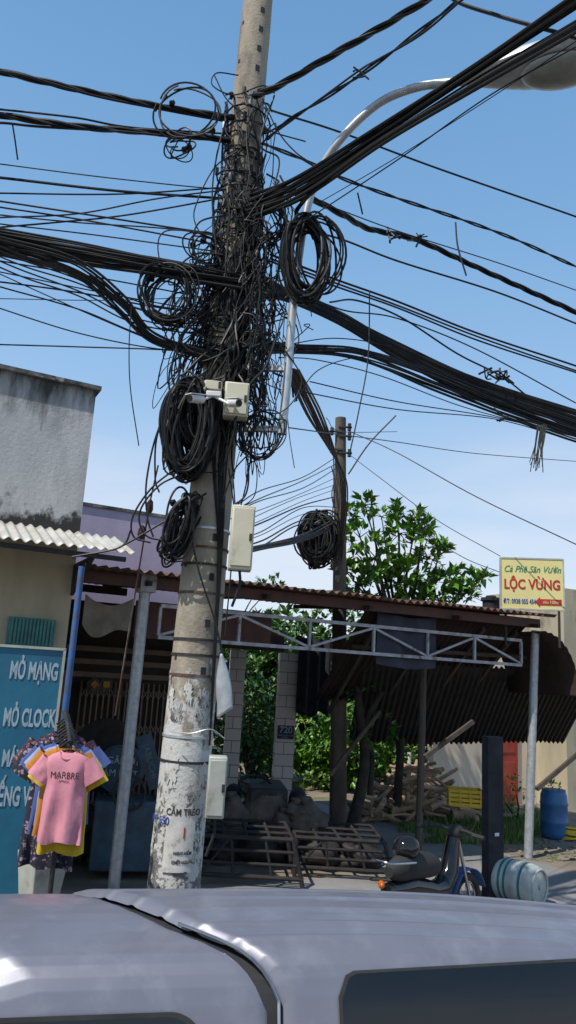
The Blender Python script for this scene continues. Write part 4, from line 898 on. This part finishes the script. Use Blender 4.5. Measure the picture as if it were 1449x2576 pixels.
mb=MB(); mb.tube(cat_rom([K(-.72,0,.76),K(-.4,0,.77),K(-.05,0,.73),K(.05,0,.68)],4),[.05,.09,.11,.12,.125,.125,.125,.12,.11,.1,.09,.07,.04],n=12); mb.build('seat','rubber',parent=mk)
mb=MB(); mb.tube(cat_rom([K(.3,-.34,.98),K(.36,-.12,1.0),K(.40,0,.97),K(.36,.12,1.0),K(.3,.34,.98)],5),.014,n=8)
mb.cyl(K(.30,-.36,.98),K(.31,-.24,.985),.022,n=8); mb.cyl(K(.30,.36,.98),K(.31,.24,.985),.022,n=8); mb.blob(K(.42,0,.96),.09,.09,.08,.05); mb.build('handlebar','rubber',parent=mk)
mb=MB(); mb.blob(K(.5,0,.95),.03,.07,.055,.0); mb.build('headlight','chrome',parent=mk)
for s_ in(-1,1):
    mb=MB(); mb.cyl(K(.34,.2*s_,.99),K(.30,.28*s_,1.12),.007,n=6); mb.blob(K(.30,.29*s_,1.14),.015,.055,.035,0); mb.build('mirror','rubber',parent=mk)
mb=MB(); 
for s_ in(-1,1): mb.cyl(K(.62,.06*s_,.29),K(.38,.05*s_,.9),.018,n=8)
mb.build('front_fork','chrome',parent=mk)
mb=MB()
def fd(u,v): a_=rad(20+150*u); return K(.62+math.cos(a_)*.32,(v-.5)*.12,.29+math.sin(a_)*.32)
mb.sheet(fd,16,4); mb.build('mudguard','bluepaint',parent=mk,solid=.004)
mb=MB(); mb.tube(cat_rom([K(-.45,-.1,.82),K(-.8,-.1,.86),K(-.85,0,.87),K(-.8,.1,.86),K(-.45,.1,.82)],5),.01,n=6); mb.build('grab_rail','chrome',parent=mk)
mb=MB(); mb.blob(K(-.82,0,.68),.03,.06,.035,0); mb.build('tail_light','ornge',parent=mk)
mb=MB(); mb.tube([K(-.1,-.12,.3),K(-.5,-.14,.32),K(-.85,-.15,.4)],[.02,.045,.04],n=10); mb.cyl(K(.05,-.1,.32),K(.05,.1,.32),.12,n=14); mb.build('engine','chrome',parent=mk)
mb=MB(); q=K(-.45,0,.93); mb.blob(q,.13,.12,.11,.03,n=20,m=14); mb.build('helmet','glassblack','black helmet resting on the motorcycle seat','helmet')
# ------------------------------------------------------------ car
ca=rad(12); cu_=Vector((math.cos(ca),math.sin(ca),0)); cv=Vector((-math.sin(ca),math.cos(ca),0)); C0=Vector((.06,3.15,0))
def Q(a,s,z): return C0+cu_*a+cv*s+Z*z
car=thing('parked_car',Q(0,.5,0),'silver pickup with matching canopy and tinted side windows','car')
prof=[(-.16,.62),(-.15,.85),(-.12,.98),(-.06,1.12),(-.02,1.24),(0,1.30),(.025,1.355),(.05,1.392),(.08,1.42),(.12,1.443),(.18,1.46),(.26,1.474),(.35,1.484),(.45,1.49),(.56,1.492),(.68,1.487),(.8,1.47),(.9,1.445),(.98,1.41),(1.03,1.36),(1.07,1.28),(1.12,1.12),(1.17,.98),(1.2,.85),(1.21,.62)]
def pf(t):
    x=t*(len(prof)-1); i=min(int(x),len(prof)-2); k=x-i; a,b=prof[i],prof[i+1]; return a[0]+(b[0]-a[0])*k,a[1]+(b[1]-a[1])*k
def seam(s):
    if s<0: return 0
    if s<.3: return -1.2*s
    return -.36-.75*(s-.3)
def roofz(a,s,z):
    if z>1.2:
        for rc in(.16,.27,.42,.58,.74): z+=.008*math.exp(-((s-rc)/.016)**2)
        z-=.03*max(0,a)**2*.9
    return z
NP=260
mb=MB()
def canopy(u,t):
    s,z=pf(t); e=min(1,u/.02); k=math.sqrt(max(0,1-(1-e)**2)); a=seam(s)+.03+(2.4-seam(s))*u
    sc=.5+(s-.5)*(.985+.015*k); z2=z-.035*(1-k); return Q(a,sc,roofz(a,s,z2+.01)+.003*noise.noise(Vector((a*1.6,s*3,0))))
mb.sheet(canopy,90,NP); mb.build('canopy','car',parent=car,ang=60)
mb=MB()
def cab(u,t):
    s,z=pf(t); e=min(1,u/.03); k=math.sqrt(max(0,1-(1-e)**2)); a=seam(s)-.02-1.5*u
    z2=z-.045*(1-k); z2-=max(0,(u-.55))*.9*max(0,z-.95); return Q(a,.5+(s-.5)*(.98+.02*k),z2-.012+.003*noise.noise(Vector((a*1.8,s*3,4))))
mb.sheet(cab,60,NP); mb.build('cab','car',parent=car,ang=60)
mb=MB()
def gap(u,t):
    s,z=pf(t); return Q(seam(s)-.06+.13*u,.5+(s-.5)*.985,z-.04)
mb.sheet(gap,2,NP); mb.build('dark_gap_strip','rubber',parent=car,ang=60)  # dark strip stands in for the darkness of the gap between cab and canopy
mb=MB()
pts=[]
for i in range(0,75):
    s,z=pf(i/160+.02); pts.append(Q(seam(s)+.012,s,z-.004))
mb.tube(pts,.007,n=8); mb.build('trim_strip','chrome',parent=car)
mb=MB(); mb.boxa(Q(-.4,.525,.62),cu_*2.85,cv*.70,Z*.30); mb.build('lower_body','car',parent=car,bevel=.06)
def sidewin(name,a0,a1,z0,z1fn,off,r,m='carglass'):
    mb=MB(); nv=10
    def at(zt):
        lo_,hi_=0,.45
        for _ in range(24):
            m_=(lo_+hi_)/2
            if pf(m_)[1]<zt: lo_=m_
            else: hi_=m_
        return pf(lo_)
    def fn(u,v):
        a=a0+(a1-a0)*u; zt=z1fn(a); da=min(a-a0,a1-a)
        if da<r: zt-= r-math.sqrt(max(0,r*r-(r-da)**2))
        z=z0+(zt-z0)*v; s,_=at(z); return Q(a,s-off,z+off*.4)
    mb.sheet(fn,60,nv); mb.build(name,m,parent=car,ang=60)
sidewin('canopy_window',.26,2.3,1.0,lambda a:1.365+.02*a,.014,.07)
sidewin('window_seal',.245,2.31,1.0,lambda a:1.374+.02*a,.0115,.075,'rubber')
sidewin('door_window',-1.3,-.27,1.0,lambda a:1.262,.014,.14)
sidewin('window_seal',-1.32,-.25,1.0,lambda a:1.277,.0115,.15,'rubber')
for a_ in(-2.3,1.4):
    for s_ in(-.1,1.15):
        mb=MB(); mb.torus(Q(a_,s_,.36),cv,.27,.09,30,10); wo=mb.build('wheel','rubber',parent=car)
        mb=MB(); mb.cyl(Q(a_,s_-.08,.36),Q(a_,s_+.08,.36),.19,n=20); mb.build('rim','chrome',parent=wo)
